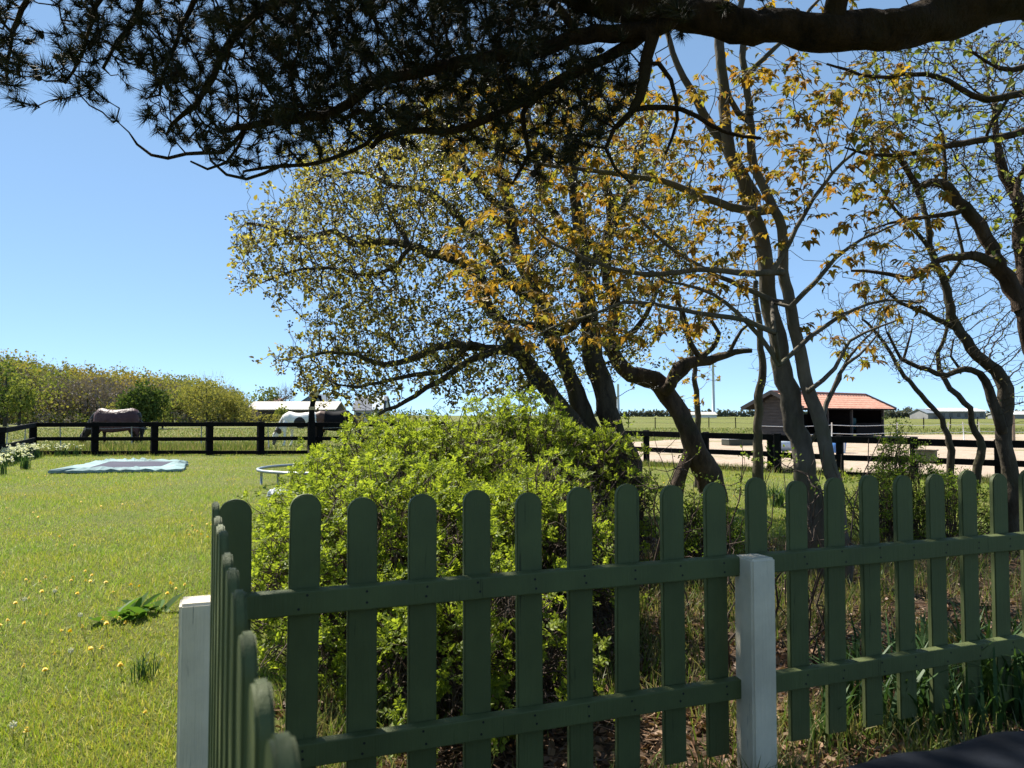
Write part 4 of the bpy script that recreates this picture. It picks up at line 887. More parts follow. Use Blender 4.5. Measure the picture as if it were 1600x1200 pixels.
def strap_clump(name, p, n, h, label, cat, group=None, w=(.010, .018), mat='strap', flowers=0, leaf_mat=None, lean=.75):
    o = empty(name, (p[0], p[1], 0), label, cat, group); m = MB()
    for k in range(n):
        az = rng.uniform(0, 6.28); L = h * rng.uniform(.6, 1.1); ln = rng.uniform(.15, lean); b = np.array([p[0], p[1], 0]) + np.r_[rng.normal(0, h * .16, 2), 0]; o2 = np.array([math.cos(az), math.sin(az), 0]); sd_ = np.array([-math.sin(az), math.cos(az), 0]) * rng.uniform(*w) / 2
        s = np.linspace(0, 1, 6); out = ln * L * s ** 2.2; up = L * (s - .42 * ln * s ** 3); c = b + o2 * out[:, None] + np.array([0, 0, 1]) * up[:, None]; wd = np.array([.8, 1, 1, .9, .6, .05])[:, None]
        V = np.concatenate([c - sd_ * wd, c + sd_ * wd]); m.add(V, [(i, i + 1, i + 7, i + 6) for i in range(5)])
    m.build('leaves', M[mat], o)
    if flowers:
        f = MB(); N = flowers; P = np.array([p[0], p[1], h * .9]) + rng.normal(size=(N, 3)) * np.array([h * .33, h * .33, h * .13])
        for q in range(6):
            d = unit(rdir(N) * np.array([1, 1, .5]) + np.array([-.2, -.3, 0])); 
            scatter(f, *leaf_oval(.6, .05, .05), P, frames(d, rdir(N)), rng.uniform(.032, .05, N))
        f.build('flowers', M['white_petal'], o)['kind'] = 'stuff'
    return o
for i, (x, y, n, h) in enumerate([(1330, 1130, 34, .34), (1400, 1150, 40, .42), (1455, 1125, 46, .46), (1500, 1150, 40, .40), (1545, 1120, 46, .48), (1590, 1135, 44, .46), (1290, 1165, 26, .26), (1445, 1080, 30, .40), (1350, 1060, 24, .34), (1640, 1110, 40, .46), (1535, 1070, 30, .42), (1600, 1060, 30, .42)]):
    q = onground(x, y); strap_clump('strap_leaf_plant', q, n, h, 'clump of long arching strap leaves growing under the picket fence', 'plant', 'strap leaf clumps under the fence')
strap_clump('strap_leaf_plant', onground(1215, 792), 60, .42, 'blue-green strap leaf clump beyond the fence, left of the pale double stem', 'plant')
strap_clump('strap_leaf_plant', onground(225, 1060), 40, .14, 'small tuft of narrow blue-green leaves in the lawn left of the white corner post', 'plant', w=(.004, .007))
for x, y, n, fl, h in [(4, 719, 40, 55, .42), (16, 717, 40, 55, .42), (28, 713, 46, 55, .42), (40, 710, 40, 55, .4), (58, 708, 30, 40, .38), (2, 734, 34, 36, .38)]:
    strap_clump('narcissus', onground(x, y + 8), n, h, 'white narcissus clump flowering by the corner of the dark paddock fence', 'flowers', 'white narcissus along the fence corner', w=(.012, .02), flowers=fl, lean=.4)
strap_clump('narcissus', onground(40, 733), 44, .36, 'small greyish narcissus tuft with few flowers, alone in front of the fence corner post', 'flowers', w=(.012, .02), flowers=14, lean=.4)
for x, fl in ((90, 26), (103, 18), (120, 10)):
    strap_clump('narcissus', onground(x, 713), 30, .34, 'thin pale narcissus tuft at the foot of the dark rails', 'flowers', 'narcissus tufts at the foot of the rails', w=(.01, .018), flowers=fl, lean=.4)
def dock():
    p = onground(208, 962); o = empty('dock_plant', p, 'dock plant with broad upright green leaves in the lawn', 'plant'); m = MB(); lv = leaf_oval(.42, .05, .25)
    n = 26; az = rng.uniform(0, 6.28, n); d = np.stack([np.cos(az) * rng.uniform(.4, 1, n), np.sin(az) * rng.uniform(.4, 1, n), rng.uniform(.15, .8, n)], 1)
    scatter(m, *lv, p + np.c_[rng.normal(0, .07, (n, 2)), np.zeros(n)], frames(d, unit(rdir(n) * .3 + np.array([0, 0, 1.]))), rng.uniform(.10, .19, n)); m.build('leaves', M['dock'], o)
dock()

# ------------------------------------------------------------------ black paddock fences
def rail_fence(label, posts, top, rails, pw=.17, board=True, extra=()):
    """posts: world (x, y, height); rails: heights at each post as a share of its height"""
    o = empty('paddock_fence', (posts[0][0], posts[0][1], 0), label, 'fence')
    for x, y, h in list(posts) + list(extra):
        a = math.atan2(posts[-1][1] - posts[0][1], posts[-1][0] - posts[0][0]); m = MB(); m.box((x, y, h / 2 + .012), (pw, pw * .8, h + .024), a); bevelled('post', m, M['black_wood'], o, .01, 1)
    for (x0, y0, h0), (x1, y1, h1) in zip(posts[:-1], posts[1:]):
        d = unit(np.array([x1 - x0, y1 - y0])); n = np.array([d[1], -d[0]]) * (pw * .4 + .022)
        for sh, hh in rails:
            z0, z1 = h0 * sh, h1 * sh; m = MB(); j = rng.normal(0, .006)
            m.beam((x0 + n[0] - d[0] * .05, y0 + n[1] - d[1] * .05, z0 + j), (x1 + n[0] + d[0] * .05, y1 + n[1] + d[1] * .05, z1 + j), .04, hh); bevelled('rail', m, M['black_wood'], o, .005, 1)
    return o
def g3(px, Y, h): p = at(px, 700, Y); return (p[0], p[1], h)
lp = [g3(-150, 16, .86), g3(0, 19.5, .93)] + [g3(x, y, 1.03) for x, y in ((51, 24), (148, 24.1), (241, 24.2), (327, 24.3), (407, 24.4), (486, 24.5), (590, 24.7), (690, 24.9))]
lf = rail_fence('black wooden rail fence left of the bush, with a board along the ground', lp, 1.0, ((.935, .135), (.50, .12), (.085, .11)), .2, extra=[g3(498, 24.6, 1.0)])
rp = [g3(900, 21.2, .86), g3(1010, 19.4, .855), g3(1103, 18.1, .84), g3(1204, 17.0, .83), g3(1312, 16.0, .81), g3(1428, 15.2, .80), g3(1560, 14.3, .78), g3(1700, 13.4, .78)]
rail_fence('black wooden rail fence behind the trees on the right, before the sand paddock', rp, .8, ((.92, .135), (.47, .115), (.06, .09)), .13, extra=[g3(1215, 16.75, .84)])
# tall carved post standing at the left fence
def carved_post():
    Y = 24.15; o = empty('hooked_post', at(486, 700, Y) * [1, 1, 0], 'tall dark post with a curved hook top and pale cap, standing at the black fence', 'post')
    P = [at(486, 712, Y), at(487, 680, Y), at(487, 655, Y), at(487, 640, Y), at(489, 628, Y), at(494, 619, Y), at(500, 620, Y), (at(502, 627, Y))]; m = MB(); m.tube(np.array(P), np.array([.12, .12, .11, .09, .085, .075, .06, .035]), 8); m.build('pole', M['black_wood'], o, True)
    m = MB(); p = at(487.5, 638, Y); m.tube(np.array([p - (0, 0, .05), p + (0, 0, .05)]), .105, 10); m.build('band', mat_plain('pale_cord', (.42, .33, .2), .9, .2, 20), o)
    m = MB(); p = at(491, 614, Y); m.tube(np.array([p + (0, .16, 0), p + (0, .05, 0), p - (0, .05, 0), p - (0, .16, 0)]), np.array([.06, .15, .15, .05]), 10); m.build('cap', mat_plain('straw_cap', (.5, .43, .24), .9, .3, 30), o, True)
carved_post()
def tape_fence(label, posts, zs, mat, pr, ph, tr, postmat):
    o = empty('wire_fence', (posts[0][0], posts[0][1], 0), label, 'fence')
    for x, y in posts: m = MB(); m.tube(np.array([(x, y, 0), (x + rng.normal(0, .03), y, ph)]), pr, 6); m.build('post', postmat, o, True)
    for z in zs:
        m = MB()
        for a, b in zip(posts[:-1], posts[1:]): s = np.linspace(0, 1, 7)[:, None]; m.tube(np.c_[np.array(a) + (np.array(b) - np.array(a)) * s, z - .05 * np.sin(s * math.pi)], tr, 4, False)
        m.build('wire', mat, o)
grey = mat_plain('grey_wire', (.35, .35, .33), .5, .1, 5, 0)
PX = lambda px, Y: tuple(at(px, 700, Y)[:2])
tape_fence('thin wire fence with grey stakes between the covered horse and the black rails', [PX(-60, 27), PX(10, 27), PX(38, 27), PX(95, 27.2), PX(206, 27.5), PX(314, 28), PX(420, 28.5), PX(560, 29)], (.82, .45), grey, .022, .95, .006, grey)
tape_fence('white tape fence on plastic stakes in the field right of the red roofed shelter', [PX(1180, 30), PX(1300, 32), PX(1402, 34), PX(1482, 35), PX(1507, 36), PX(1532, 36), PX(1660, 37)], (.85, .5), M['plastic_white'], .025, .95, .012, M['plastic_white'])
tape_fence('dark wire fence far across the right hand field', [PX(x, 75 + 4 * math.sin(x)) for x in range(940, 1680, 42)], (.95, .55), mat_plain('dark_wire', (.05, .045, .04), .8, .1, 5, 0), .05, 1.05, .012, M['black_wood'])
def stake(px, py, Y, h, w, name, label): 
    o = MB(); p = at(px, py, Y); o.box((p[0], p[1], h / 2), (w, w, h), .4); t = bevelled(name, o, M['wood_post'], None, .008, 1); tag(t, label, 'post')
stake(1577, 690, 33, 1.25, .17, 'wooden_post', 'reddish wooden post, left one of the pair by the white tape fence'); stake(1582.5, 690, 33.3, 1.25, .15, 'wooden_post', 'reddish wooden post, right one of the pair by the white tape fence')
stake(918, 740, 8.6, .92, .075, 'wooden_post', 'grey square stake half hidden in the rose bush under the leaning dark stems')

# ------------------------------------------------------------------ trampolines in the lawn
def flat_trampoline():
    o4 = np.array([onground(72, 741), onground(168, 722), onground(293, 725), onground(284, 738)]); i4 = np.array([onground(136, 738.5), onground(172, 727), onground(270, 727), onground(252, 735)])
    root = empty('trampoline', o4.mean(0) * [1, 1, 0], 'frameless trampoline lying flat on the lawn with torn turquoise edge padding', 'trampoline')
    S = 26; out, inn = [], []
    for k in range(4):
        for q in range(S):
            u = q / S; out.append(o4[k] * (1 - u) + o4[(k + 1) % 4] * u); inn.append(i4[k] * (1 - u) + i4[(k + 1) % 4] * u)
    out, inn = np.array(out), np.array(inn); n = len(out); c = out.mean(0); d = unit(out - c); wv = np.convolve(np.r_[rng.normal(size=3), rng.normal(size=n), rng.normal(size=3)], np.ones(3) / 3, 'same')[3:-3]
    out = out + d * wv[:, None] * .10; rings = [out * [1, 1, 0] + np.array([0, 0, .02]), out * [1, 1, 0] + np.c_[np.zeros((n, 2)), .07 + .012 * rng.normal(size=n)], (out * .6 + inn * .4) * [1, 1, 0] + np.c_[np.zeros((n, 2)), .12 + .014 * rng.normal(size=n)], inn * [1, 1, 0] + np.array([0, 0, .095])]
    m = MB(); i = np.arange(n); 
    for a in range(3): m.add(np.concatenate([rings[a], rings[a + 1]]), np.stack([i, (i + 1) % n, (i + 1) % n + n, i + n], 1))
    m.build('edge_pad', mat_plain('turquoise_vinyl', (.20, .29, .29), .8, .5, 1.6, .5, .15), root, False)
    m = MB(); mat = np.concatenate([inn * [1, 1, 0] + np.array([0, 0, .098]), [inn.mean(0) * [1, 1, 0] + np.array([0, 0, .085])]]); m.add(mat, np.stack([i, (i + 1) % n, np.full(n, n)], 1)); m.build('jumping_mat', mat_plain('jumping_mat', (.085, .085, .11), .9, .2, 2, .1, .05), root)
flat_trampoline()
def ring_trampoline():
    c = np.array([-3.22, 13.9, 0]); o = empty('trampoline_ring', c, 'bare round steel trampoline frame on short legs, half hidden by the bush', 'trampoline'); a = np.linspace(0, 2 * math.pi, 65); m = MB()
    m.tube(np.stack([c[0] + 1.3 * np.cos(a), c[1] + 1.3 * np.sin(a), np.full(65, .30)], 1), .027, 8, False); m.build('ring', M['steel'], o, True)
    for k in range(6):
        b = 2 * math.pi * (k + .5) / 6 + .52; p = c + np.array([math.cos(b), math.sin(b), 0]) * 1.3; l = MB(); l.tube(np.array([p, p + (0, 0, .28)]), .024, 8); l.build('leg', M['steel'], o, True)
ring_trampoline()

# ------------------------------------------------------------------ horses
def horse(label, p, heading, size, coat, socks=None, rug=None, patch=None, rugx=-.86, mane=(.02, .016, .013), graze=True):
    """a grazing horse; x: towards the head, z up; withers at 1.5"""
    root = empty('horse', (p[0], p[1], 0), label, 'horse', rz=heading); m = MB()
    def loft(pts, rw, rh, n=16):
        pts = np.array(pts, float); t = np.gradient(pts, axis=0); t = unit(t); a = np.linspace(0, 2 * np.pi, n, endpoint=False); side = np.array([0, 1., 0]); V = []
        for q, tt, w, h in zip(pts, t, rw, rh):
            up = unit(np.cross(tt, side)); V.append(q + np.cos(a)[:, None] * side * w + np.sin(a)[:, None] * up * h)
        V = np.concatenate(V); k = len(pts); i = np.arange(k - 1)[:, None] * n; j = np.arange(n)[None]; jj = (j + 1) % n
        m.add(V, [np.stack([i + j, i + jj, i + n + jj, i + n + j], -1).reshape(-1, 4), np.arange(n)[None], (np.arange(n) + (k - 1) * n)[None, ::-1]])
    loft([(-.83, 0, 1.10), (-.76, 0, 1.16), (-.58, 0, 1.19), (-.3, 0, 1.14), (0, 0, 1.10), (.28, 0, 1.10), (.50, 0, 1.16), (.68, 0, 1.14), (.80, 0, 1.08)], (.10, .21, .28, .30, .32, .31, .26, .20, .10), (.13, .25, .33, .34, .345, .36, .36, .28, .14))
    loft([(.42, 0, 1.22), (.66, 0, 1.12), (.88, 0, .88), (1.06, 0, .62), (1.14, 0, .50)], (.15, .15, .115, .095, .09), (.34, .30, .21, .155, .13), 14)      # neck, lowered
    loft([(1.08, 0, .60), (1.15, 0, .50), (1.19, 0, .36), (1.22, 0, .18), (1.24, 0, .07), (1.245, 0, .03)], (.085, .11, .10, .07, .065, .04), (.10, .145, .13, .085, .07, .04), 12)   # head
    for s in (-1, 1):
        loft([(1.05, .07 * s, .62), (1.04, .09 * s, .70), (1.02, .1 * s, .76)], (.03, .03, .008), (.035, .035, .008), 8)
        f = .10 * s
        loft([(.58, .15 * s, 1.05), (.58 + f, .16 * s, .80), (.57 + f, .15 * s, .52), (.58 + f, .15 * s, .46), (.57 + f, .15 * s, .20), (.59 + f, .15 * s, .13), (.62 + f, .15 * s, .06), (.63 + f, .15 * s, 0)], (.12, .09, .05, .06, .036, .046, .05, .065), (.16, .11, .055, .065, .042, .05, .06, .075), 10)
        h = -.12 * s
        loft([(-.56, .15 * s, 1.05), (-.52 + h * .4, .17 * s, .86), (-.62 + h, .16 * s, .62), (-.70 + h, .15 * s, .50), (-.67 + h, .15 * s, .22), (-.65 + h, .15 * s, .13), (-.62 + h, .15 * s, .06), (-.61 + h, .15 * s, 0)], (.16, .14, .07, .055, .04, .046, .05, .065), (.26, .2, .095, .075, .046, .052, .06, .075), 10)
    t = NT('horse_coat'); c = t.mix(t.noise(3, detail=3), tuple(np.array(coat) * .75), tuple(np.array(coat) * 1.15))
    sx = t.n("ShaderNodeSeparateXYZ"); t.l(t.obj(), sx.inputs[0])
    if patch:
        for (x0, z0, rx, rz_, col) in patch:
            dx = t.math('DIVIDE', t.math('SUBTRACT', sx.outputs[0], x0), rx); dz = t.math('DIVIDE', t.math('SUBTRACT', sx.outputs[2], z0), rz_)
            e = t.math('ADD', t.math('MULTIPLY', dx, dx), t.math('MULTIPLY', dz, dz)); e = t.math('ADD', e, t.math('MULTIPLY', t.math('SUBTRACT', t.noise(4), .5), .6))
            c = t.mix(t.math('LESS_THAN', e, 1.0), c, col)
    if socks: c = t.mix(t.math('LESS_THAN', sx.outputs[2], .45), c, socks)
    mat = t.done(t.bsdf(c, .55, spec=.3))
    b = m.build('body', mat, None, True); b.scale = (size,) * 3
    rm = b.modifiers.new('r', 'REMESH'); rm.mode = 'VOXEL'; rm.voxel_size = .024; sm = b.modifiers.new('s', 'SMOOTH'); sm.iterations = 4; sm.factor = .5
    bpy.context.view_layer.update(); me = bpy.data.meshes.new_from_object(b.evaluated_get(bpy.context.evaluated_depsgraph_get())); b.modifiers.clear(); b.data = me
    for q in me.polygons: q.use_smooth = True
    b.parent = root
    def child(name, mb_, mt, sm_=True): o = mb_.build(name, mt, None, sm_); o.parent = root; o.scale = (size,) * 3; return o
    q = MB(); hair = mat_plain('horse_hair', mane, .7, .3, 30, .2)
    for k in range(26):
        u = rng.random(); p0 = np.array([-.84, rng.normal(0, .03), 1.12]); q.tube(np.array([p0, p0 + (-.09, rng.normal(0, .03), -.12), p0 + (-.10 + rng.normal(0, .04), rng.normal(0, .05), -.45), p0 + (-.06 + rng.normal(0, .05), rng.normal(0, .05), -.75 - .15 * u)]), np.array([.02, .022, .018, .004]), 5)
    child('tail', q, hair); q = MB()
    crest = np.array([(.50, 0, 1.50), (.72, 0, 1.36), (.95, 0, 1.04), (1.12, 0, .74), (1.16, 0, .66)])
    for k in range(60):
        u = rng.random() * 3.99; i = int(u); p0 = crest[i] + (crest[i + 1] - crest[i]) * (u - i) + (0, 0, -.02); s = rng.choice([-1, 1]); q.tube(np.array([p0, p0 + (.02, s * .10, -.03), p0 + (.02, s * .15, -.16 - .08 * rng.random())]), np.array([.018, .017, .004]), 4)
    child('mane', q, hair)
    if rug is not None:
        q = MB(); xs = np.array([-.86, -.82, -.74, -.58, -.3, 0, .28, .5, .64, .72]); zt = np.array([1.20, 1.34, 1.46, 1.545, 1.50, 1.465, 1.48, 1.545, 1.50, 1.40]); wd = np.array([.12, .24, .30, .345, .36, .375, .365, .33, .28, .24]); a = np.linspace(-1, 1, 25); V = []
        for x, z, w in zip(xs, zt, wd):
            for s in a:
                th = abs(s); x = max(x, rugx); yy = w * min(1, math.sin(min(th * 2.6, math.pi / 2))) * (1 if s > 0 else -1) * (1 + .03 * math.sin(x * 9 + s * 6)); zz = z - .40 * (1 - math.cos(min(th * 2.6, math.pi / 2))) - max(0, th - .6) * 1.05 + .012 * math.sin(x * 23 + s * 11)
                V.append((x, yy, zz))
        n = len(a); i = np.arange(len(xs) - 1)[:, None] * n + np.arange(n - 1)[None]; q.add(V, np.stack([i, i + 1, i + n + 1, i + n], -1).reshape(-1, 4)); r = child('rug', q, rug); so_ = r.modifiers.new('t', 'SOLIDIFY'); so_.thickness = .012
    return root
mar = NT('maroon_rug'); rugm = mar.done(mar.bsdf(mar.ramp(mar.noise(5), [(.3, (.055, .02, .02)), (.7, (.10, .045, .04))]), .55, mar.bump(mar.noise(3.5, detail=3), .9, .09), spec=.3))
blk = mat_plain('black_rug', (.008, .007, .009), .8, .3, 5, .2, .1)
def stand(px, py): q = onground(px, py); return q[:2]
p = stand(181, 702); horse('dark grazing horse in a maroon rug, facing left behind the black fence', p, math.pi + .12, .98, (.018, .013, .010), (.03, .016, .009), rugm)
p = stand(470, 697); horse('white grazing pony with a dark flank patch, facing left behind the black fence', p, math.pi - .12, .93, (.82, .78, .70), None, None, [(-.05, 1.02, .26, .26, (.018, .015, .013)), (.98, .66, .12, .13, (.05, .045, .04)), (1.25, .12, .3, .16, (.12, .11, .11))], (.5, .47, .4))
p = stand(521, 697); horse('brown horse in a black rug with its rump beside the hooked post, facing right', p, .08, .95, (.10, .045, .026), (.012, .01, .01), blk, rugx=-.34)

# ------------------------------------------------------------------ red roofed field shelter and things in the paddock
def shelter():
    A = np.array([15.1, 40.2]); L = unit(np.array([7.6, 6.0])); W = np.array([-L[1], L[0]]); LN, WD = 9.6, 3.15; ZE, ZR = 1.72, 2.47
    o = empty('field_shelter', (*(A + L * LN / 2 + W * WD / 2), 0), 'open fronted dark timber field shelter with a red tiled roof', 'shelter', rz=math.atan2(L[1], L[0])); ang = math.atan2(L[1], L[0])
    pt = lambda l, w, z: (*(A + L * l + W * w), z)
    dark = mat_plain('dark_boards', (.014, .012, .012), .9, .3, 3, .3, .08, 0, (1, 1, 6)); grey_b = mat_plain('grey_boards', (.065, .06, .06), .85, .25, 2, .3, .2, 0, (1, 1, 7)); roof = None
    def boards(name, l0, w0, l1, w1, z0, z1, mat, gable=False):
        m = MB(); k = int((z1 - z0) / .17)
        for q in range(k + 1):
            z = z0 + (q + .5) * .17; hw = 1.0
            if gable and z > ZE - .1: hw = max(.02, 1 - (z - ZE + .1) / (ZR - ZE + .05))
            if not gable and z > z1: continue
            a, b = np.array([l0, w0]), np.array([l1, w1]); c = (a + b) / 2; a = c + (a - c) * hw; b = c + (b - c) * hw
            m.beam(pt(a[0], a[1], z), pt(b[0], b[1], z), .03, .158); cc = np.array([LN / 2, WD / 2]); iv = np.array([0, np.sign(cc[1] - a[1])]) if abs(w1 - w0) < .01 else np.array([np.sign(cc[0] - a[0]), 0]); a2, b2 = a + iv * .027, b + iv * .027
            m.beam(pt(a2[0], a2[1], z + .085), pt(b2[0], b2[1], z + .085), .02, .15)
        return bevelled(name, m, mat, o, .006, 1)
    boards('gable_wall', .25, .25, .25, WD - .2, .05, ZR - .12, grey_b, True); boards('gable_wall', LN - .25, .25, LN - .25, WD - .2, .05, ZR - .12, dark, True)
    boards('back_wall', .25, WD - .22, 5.6, WD - .22, .05, 1.28, dark); boards('back_wall', 5.6, WD - .22, LN - .25, WD - .22, .05, ZE, dark); boards('partition', 5.6, .3, 5.6, WD - .25, .05, ZE, dark); boards('front_board', 6.2, .25, LN - .3, .25, .05, .75, dark)
    for l in (.35, 3.0, 5.6, LN - .35):
        m = MB(); m.box(pt(l, .22, ZE / 2), (.13, .13, ZE), ang); bevelled('post', m, grey_b, o, .01, 1)
    m = MB(); m.beam(pt(.1, .22, ZE - .06), pt(LN - .1, .22, ZE - .06), .12, .14); m.build('beam', dark, o)
    for side_, w0, w1 in ((0, -.28, WD / 2), (1, WD + .28, WD / 2)):
        m = MB(); nl, ns = 181, 9; V = []
        for i in range(nl):
            l = -.22 + (LN + .44) * i / (nl - 1)
            for j in range(ns):
                f = j / (ns - 1); zz = ZE - .1 + (ZR - ZE + .13) * f; row = f * 8 % 1
                V.append(pt(l, w0 + (w1 - w0) * f, zz + .028 * math.sin(i * 2 * math.pi / 6) + .035 * (1 if j % 2 else 0) * .5))
        i = np.arange(nl - 1)[:, None] * ns + np.arange(ns - 1)[None]; m.add(V, np.stack([i, i + ns, i + ns + 1, i + 1], -1).reshape(-1, 4))
        if side_ == 0:
            t = NT('clay_tiles'); sx = t.n("ShaderNodeSeparateXYZ"); t.l(t.obj(), sx.inputs[0]); nz = t.noise(6, detail=4); wv = t.math('SINE', t.math('MULTIPLY', sx.outputs[2], 48)); c = t.ramp(nz, [(.3, (.58, .27, .18)), (.7, (.76, .43, .31))]); c = t.mix(t.math('GREATER_THAN', wv, .75), c, (.33, .15, .11)); roof = t.done(t.bsdf(c, .8, spec=.2))
        m.build('roof', roof, o, True)
        m = MB(); m.add([pt(l, w, z) for l, w, z in ((-.2, w0, ZE - .16), (LN + .2, w0, ZE - .16), (LN + .2, w1, ZR - .05), (-.2, w1, ZR - .05))], [(0, 1, 2, 3)]); m.build('soffit', dark, o)
    m = MB(); m.tube(np.array([pt(-.22, WD / 2, ZR + .05), pt(LN + .22, WD / 2, ZR + .05)]), .09, 8); m.build('ridge_cap', mat_plain('ridge_tile', (.26, .11, .08), .8, .2, 4), o)
    for l in (-.26, LN + .26):
        for w0 in (-.32, WD + .32): m = MB(); m.beam(pt(l, w0, ZE - .10), pt(l, WD / 2, ZR + .04), .035, .2); m.build('barge_board', grey_b, o)
    m = MB(); m.beam(pt(-.2, -.33, ZE - .12), pt(LN + .2, -.33, ZE - .12), .08, .09); m.build('gutter', dark, o)
    m = MB(); m.box(pt(7.3, 1.3, .75), (.9, .5, .7), ang); h = bevelled('feed_bin', m, mat_plain('teal_plastic', (.02, .10, .11), .5, .2, 3), None, .04, 2); tag(h, 'dark teal bin standing inside the dark right bay of the shelter', 'bin')
shelter()
def tub(name, p, r, h, mat, label, strap=None):
    o = empty(name, (p[0], p[1], 0), label, 'tub'); m = MB(); P = np.array([(p[0], p[1], z) for z in (0, .02, h * .5, h, h, h * .9)]); m.tube(P, np.array([r * .8, r * .84, r * .93, r, r * .94, r * .90]), 20, True); m.build('body', mat, o, True)
    if strap:
        for a in strap:
            m = MB(); q = np.array([p[0] + r * .97 * math.cos(a), p[1] + r * .97 * math.sin(a), 0]); m.box(q + (0, 0, h * .5), (.05, .05, h * 1.02), a); m.build('strap', M['plastic_white'], o)
tub('water_tub', stand(1310, 707.5), .26, .42, mat_plain('blue_plastic', (.05, .16, .42), .4, .1, 3, 0), 'blue water tub with pale straps in front of the shelter', [-1.9, -1.2])
def trough():
    p = stand(1228, 704); o = empty('water_trough', (*p, 0), 'low white trough lying left of the blue tub', 'trough', rz=.5); m = MB(); u = np.array([math.cos(.5), math.sin(.5), 0]); c = np.array([*p, .17])
    m.tube(np.array([c - u * .72, c - u * .7, c + u * .7, c + u * .72]), np.array([.1, .19, .19, .1]), 12); m.build('body', mat_plain('grey_white_plastic', (.5, .54, .58), .4, .08, 3, 0), o, True)
    p = stand(1152, 696); o = empty('water_trough', (*p, 0), 'dark flat trough with a pale rim behind the rails, left of the shelter', 'trough'); m = MB(); m.box((p[0], p[1], .14), (1.15, .6, .26), .3); bevelled('body', m, mat_plain('dark_rubber', (.04, .045, .03), .7, .2, 3), o, .03, 2)
    m = MB()
    for a, b in (((-.56, -.28), (.56, -.28)), ((-.56, .28), (.56, .28)), ((-.56, -.28), (-.56, .28)), ((.56, -.28), (.56, .28))):
        r = np.array(Matrix.Rotation(.3, 2)); m.beam((*(r @ np.array(a) + p), .285), (*(r @ np.array(b) + p), .285), .06, .05)
    m.build('rim', M['plastic_white'], o)
    p = at(1442, 712, 14.9); o = empty('nest_box', (p[0], p[1], 0), 'pale wooden box hanging on the black rail behind the hawthorn shrub', 'box'); m = MB(); m.box((p[0], p[1] - .12, .47), (.34, .2, .2), -.7); bevelled('body', m, M['wood_post'], o, .006, 1); m = MB(); m.box((p[0], p[1] - .12, .585), (.38, .24, .025), -.7); m.build('lid', M['wood_post'], o)
trough()
def feeder():
    p = at(832, 600, 8.9); o = empty('bird_feeder', p, 'dark round bird feeder hanging in the stems above the rose bush', 'bird feeder'); m = MB(); s = np.linspace(-1, 1, 9); m.tube(np.stack([np.full(9, p[0]), np.full(9, p[1]), p[2] + s * .085], 1), np.sqrt(np.maximum(.02, 1 - s * s)) * .075, 12); m.build('body', M['nail'], o, True)
    m = MB(); m.tube(np.array([p + (0, 0, .08), p + (.02, 0, .35)]), .004, 5); m.build('cord', M['nail'], o)
feeder()

# ------------------------------------------------------------------ far buildings, hedges, woods
def gable_house(name, label, px0, px1, Y, zw, zr, wall, roof, depth=8, ends=True, cat='building', windows=0, wmat=None):
    a, b = at(px0, 650, Y), at(px1, 650, Y); o = empty(name, ((a[0] + b[0]) / 2, Y, 0), label, cat); x0, x1 = a[0], b[0]
    m = MB(); m.add([(x0, Y, 0), (x1, Y, 0), (x1, Y, zw), (x0, Y, zw), (x0, Y + depth, 0), (x1, Y + depth, 0), (x1, Y + depth, zw), (x0, Y + depth, zw), (x0, Y + depth / 2, zr - .02), (x1, Y + depth / 2, zr - .02)], [(0, 1, 2, 3), (5, 4, 7, 6), (4, 0, 3, 8, 7), (1, 5, 6, 9, 2)]); m.build('wall', wall, o)
    m = MB(); e = .4
    for y0, y1 in ((Y - e, Y + depth / 2), (Y + depth + e, Y + depth / 2)):
        z0 = zw - e * (zr - zw) / (depth / 2); V = [(x0 - e, y0, z0), (x1 + e, y0, z0), (x1 + e, y1, zr), (x0 - e, y1, zr)]; m.add(V + [(v[0], v[1], v[2] + .15) for v in V], [(0, 1, 2, 3), (4, 7, 6, 5), (0, 4, 5, 1), (1, 5, 6, 2), (3, 2, 6, 7), (0, 3, 7, 4)])
    m.build('roof', roof, o)
    for k in range(windows): m = MB(); x = x0 + (x1 - x0) * (k + .5) / windows; m.box((x, Y - .03, zw * .52), (1.1, .08, zw * .5)); m.build('window', wmat, o)
    return o
glass = mat_plain('dark_window', (.03, .035, .04), .15, .1, 2, 0, .6)
slate = mat_plain('slate_blue_roof', (.075, .09, .13), .7, .15, 1, 0); palr = mat_plain('pale_roof', (.50, .46, .40), .8, .12, 1, 0); brown = mat_plain('brown_wall', (.10, .075, .06), .9, .3, .5, 0); white = mat_plain('white_wall', (.7, .69, .66), .8, .06, .5, 0); greyr = mat_plain('grey_roof', (.17, .20, .235), .7, .1, 1, 0)
gable_house('barn', 'long low barn with a pale roof and dark brown wall at the field edge', 388, 522, 150, 2.4, 3.9, brown, palr, 9, windows=9, wmat=glass)
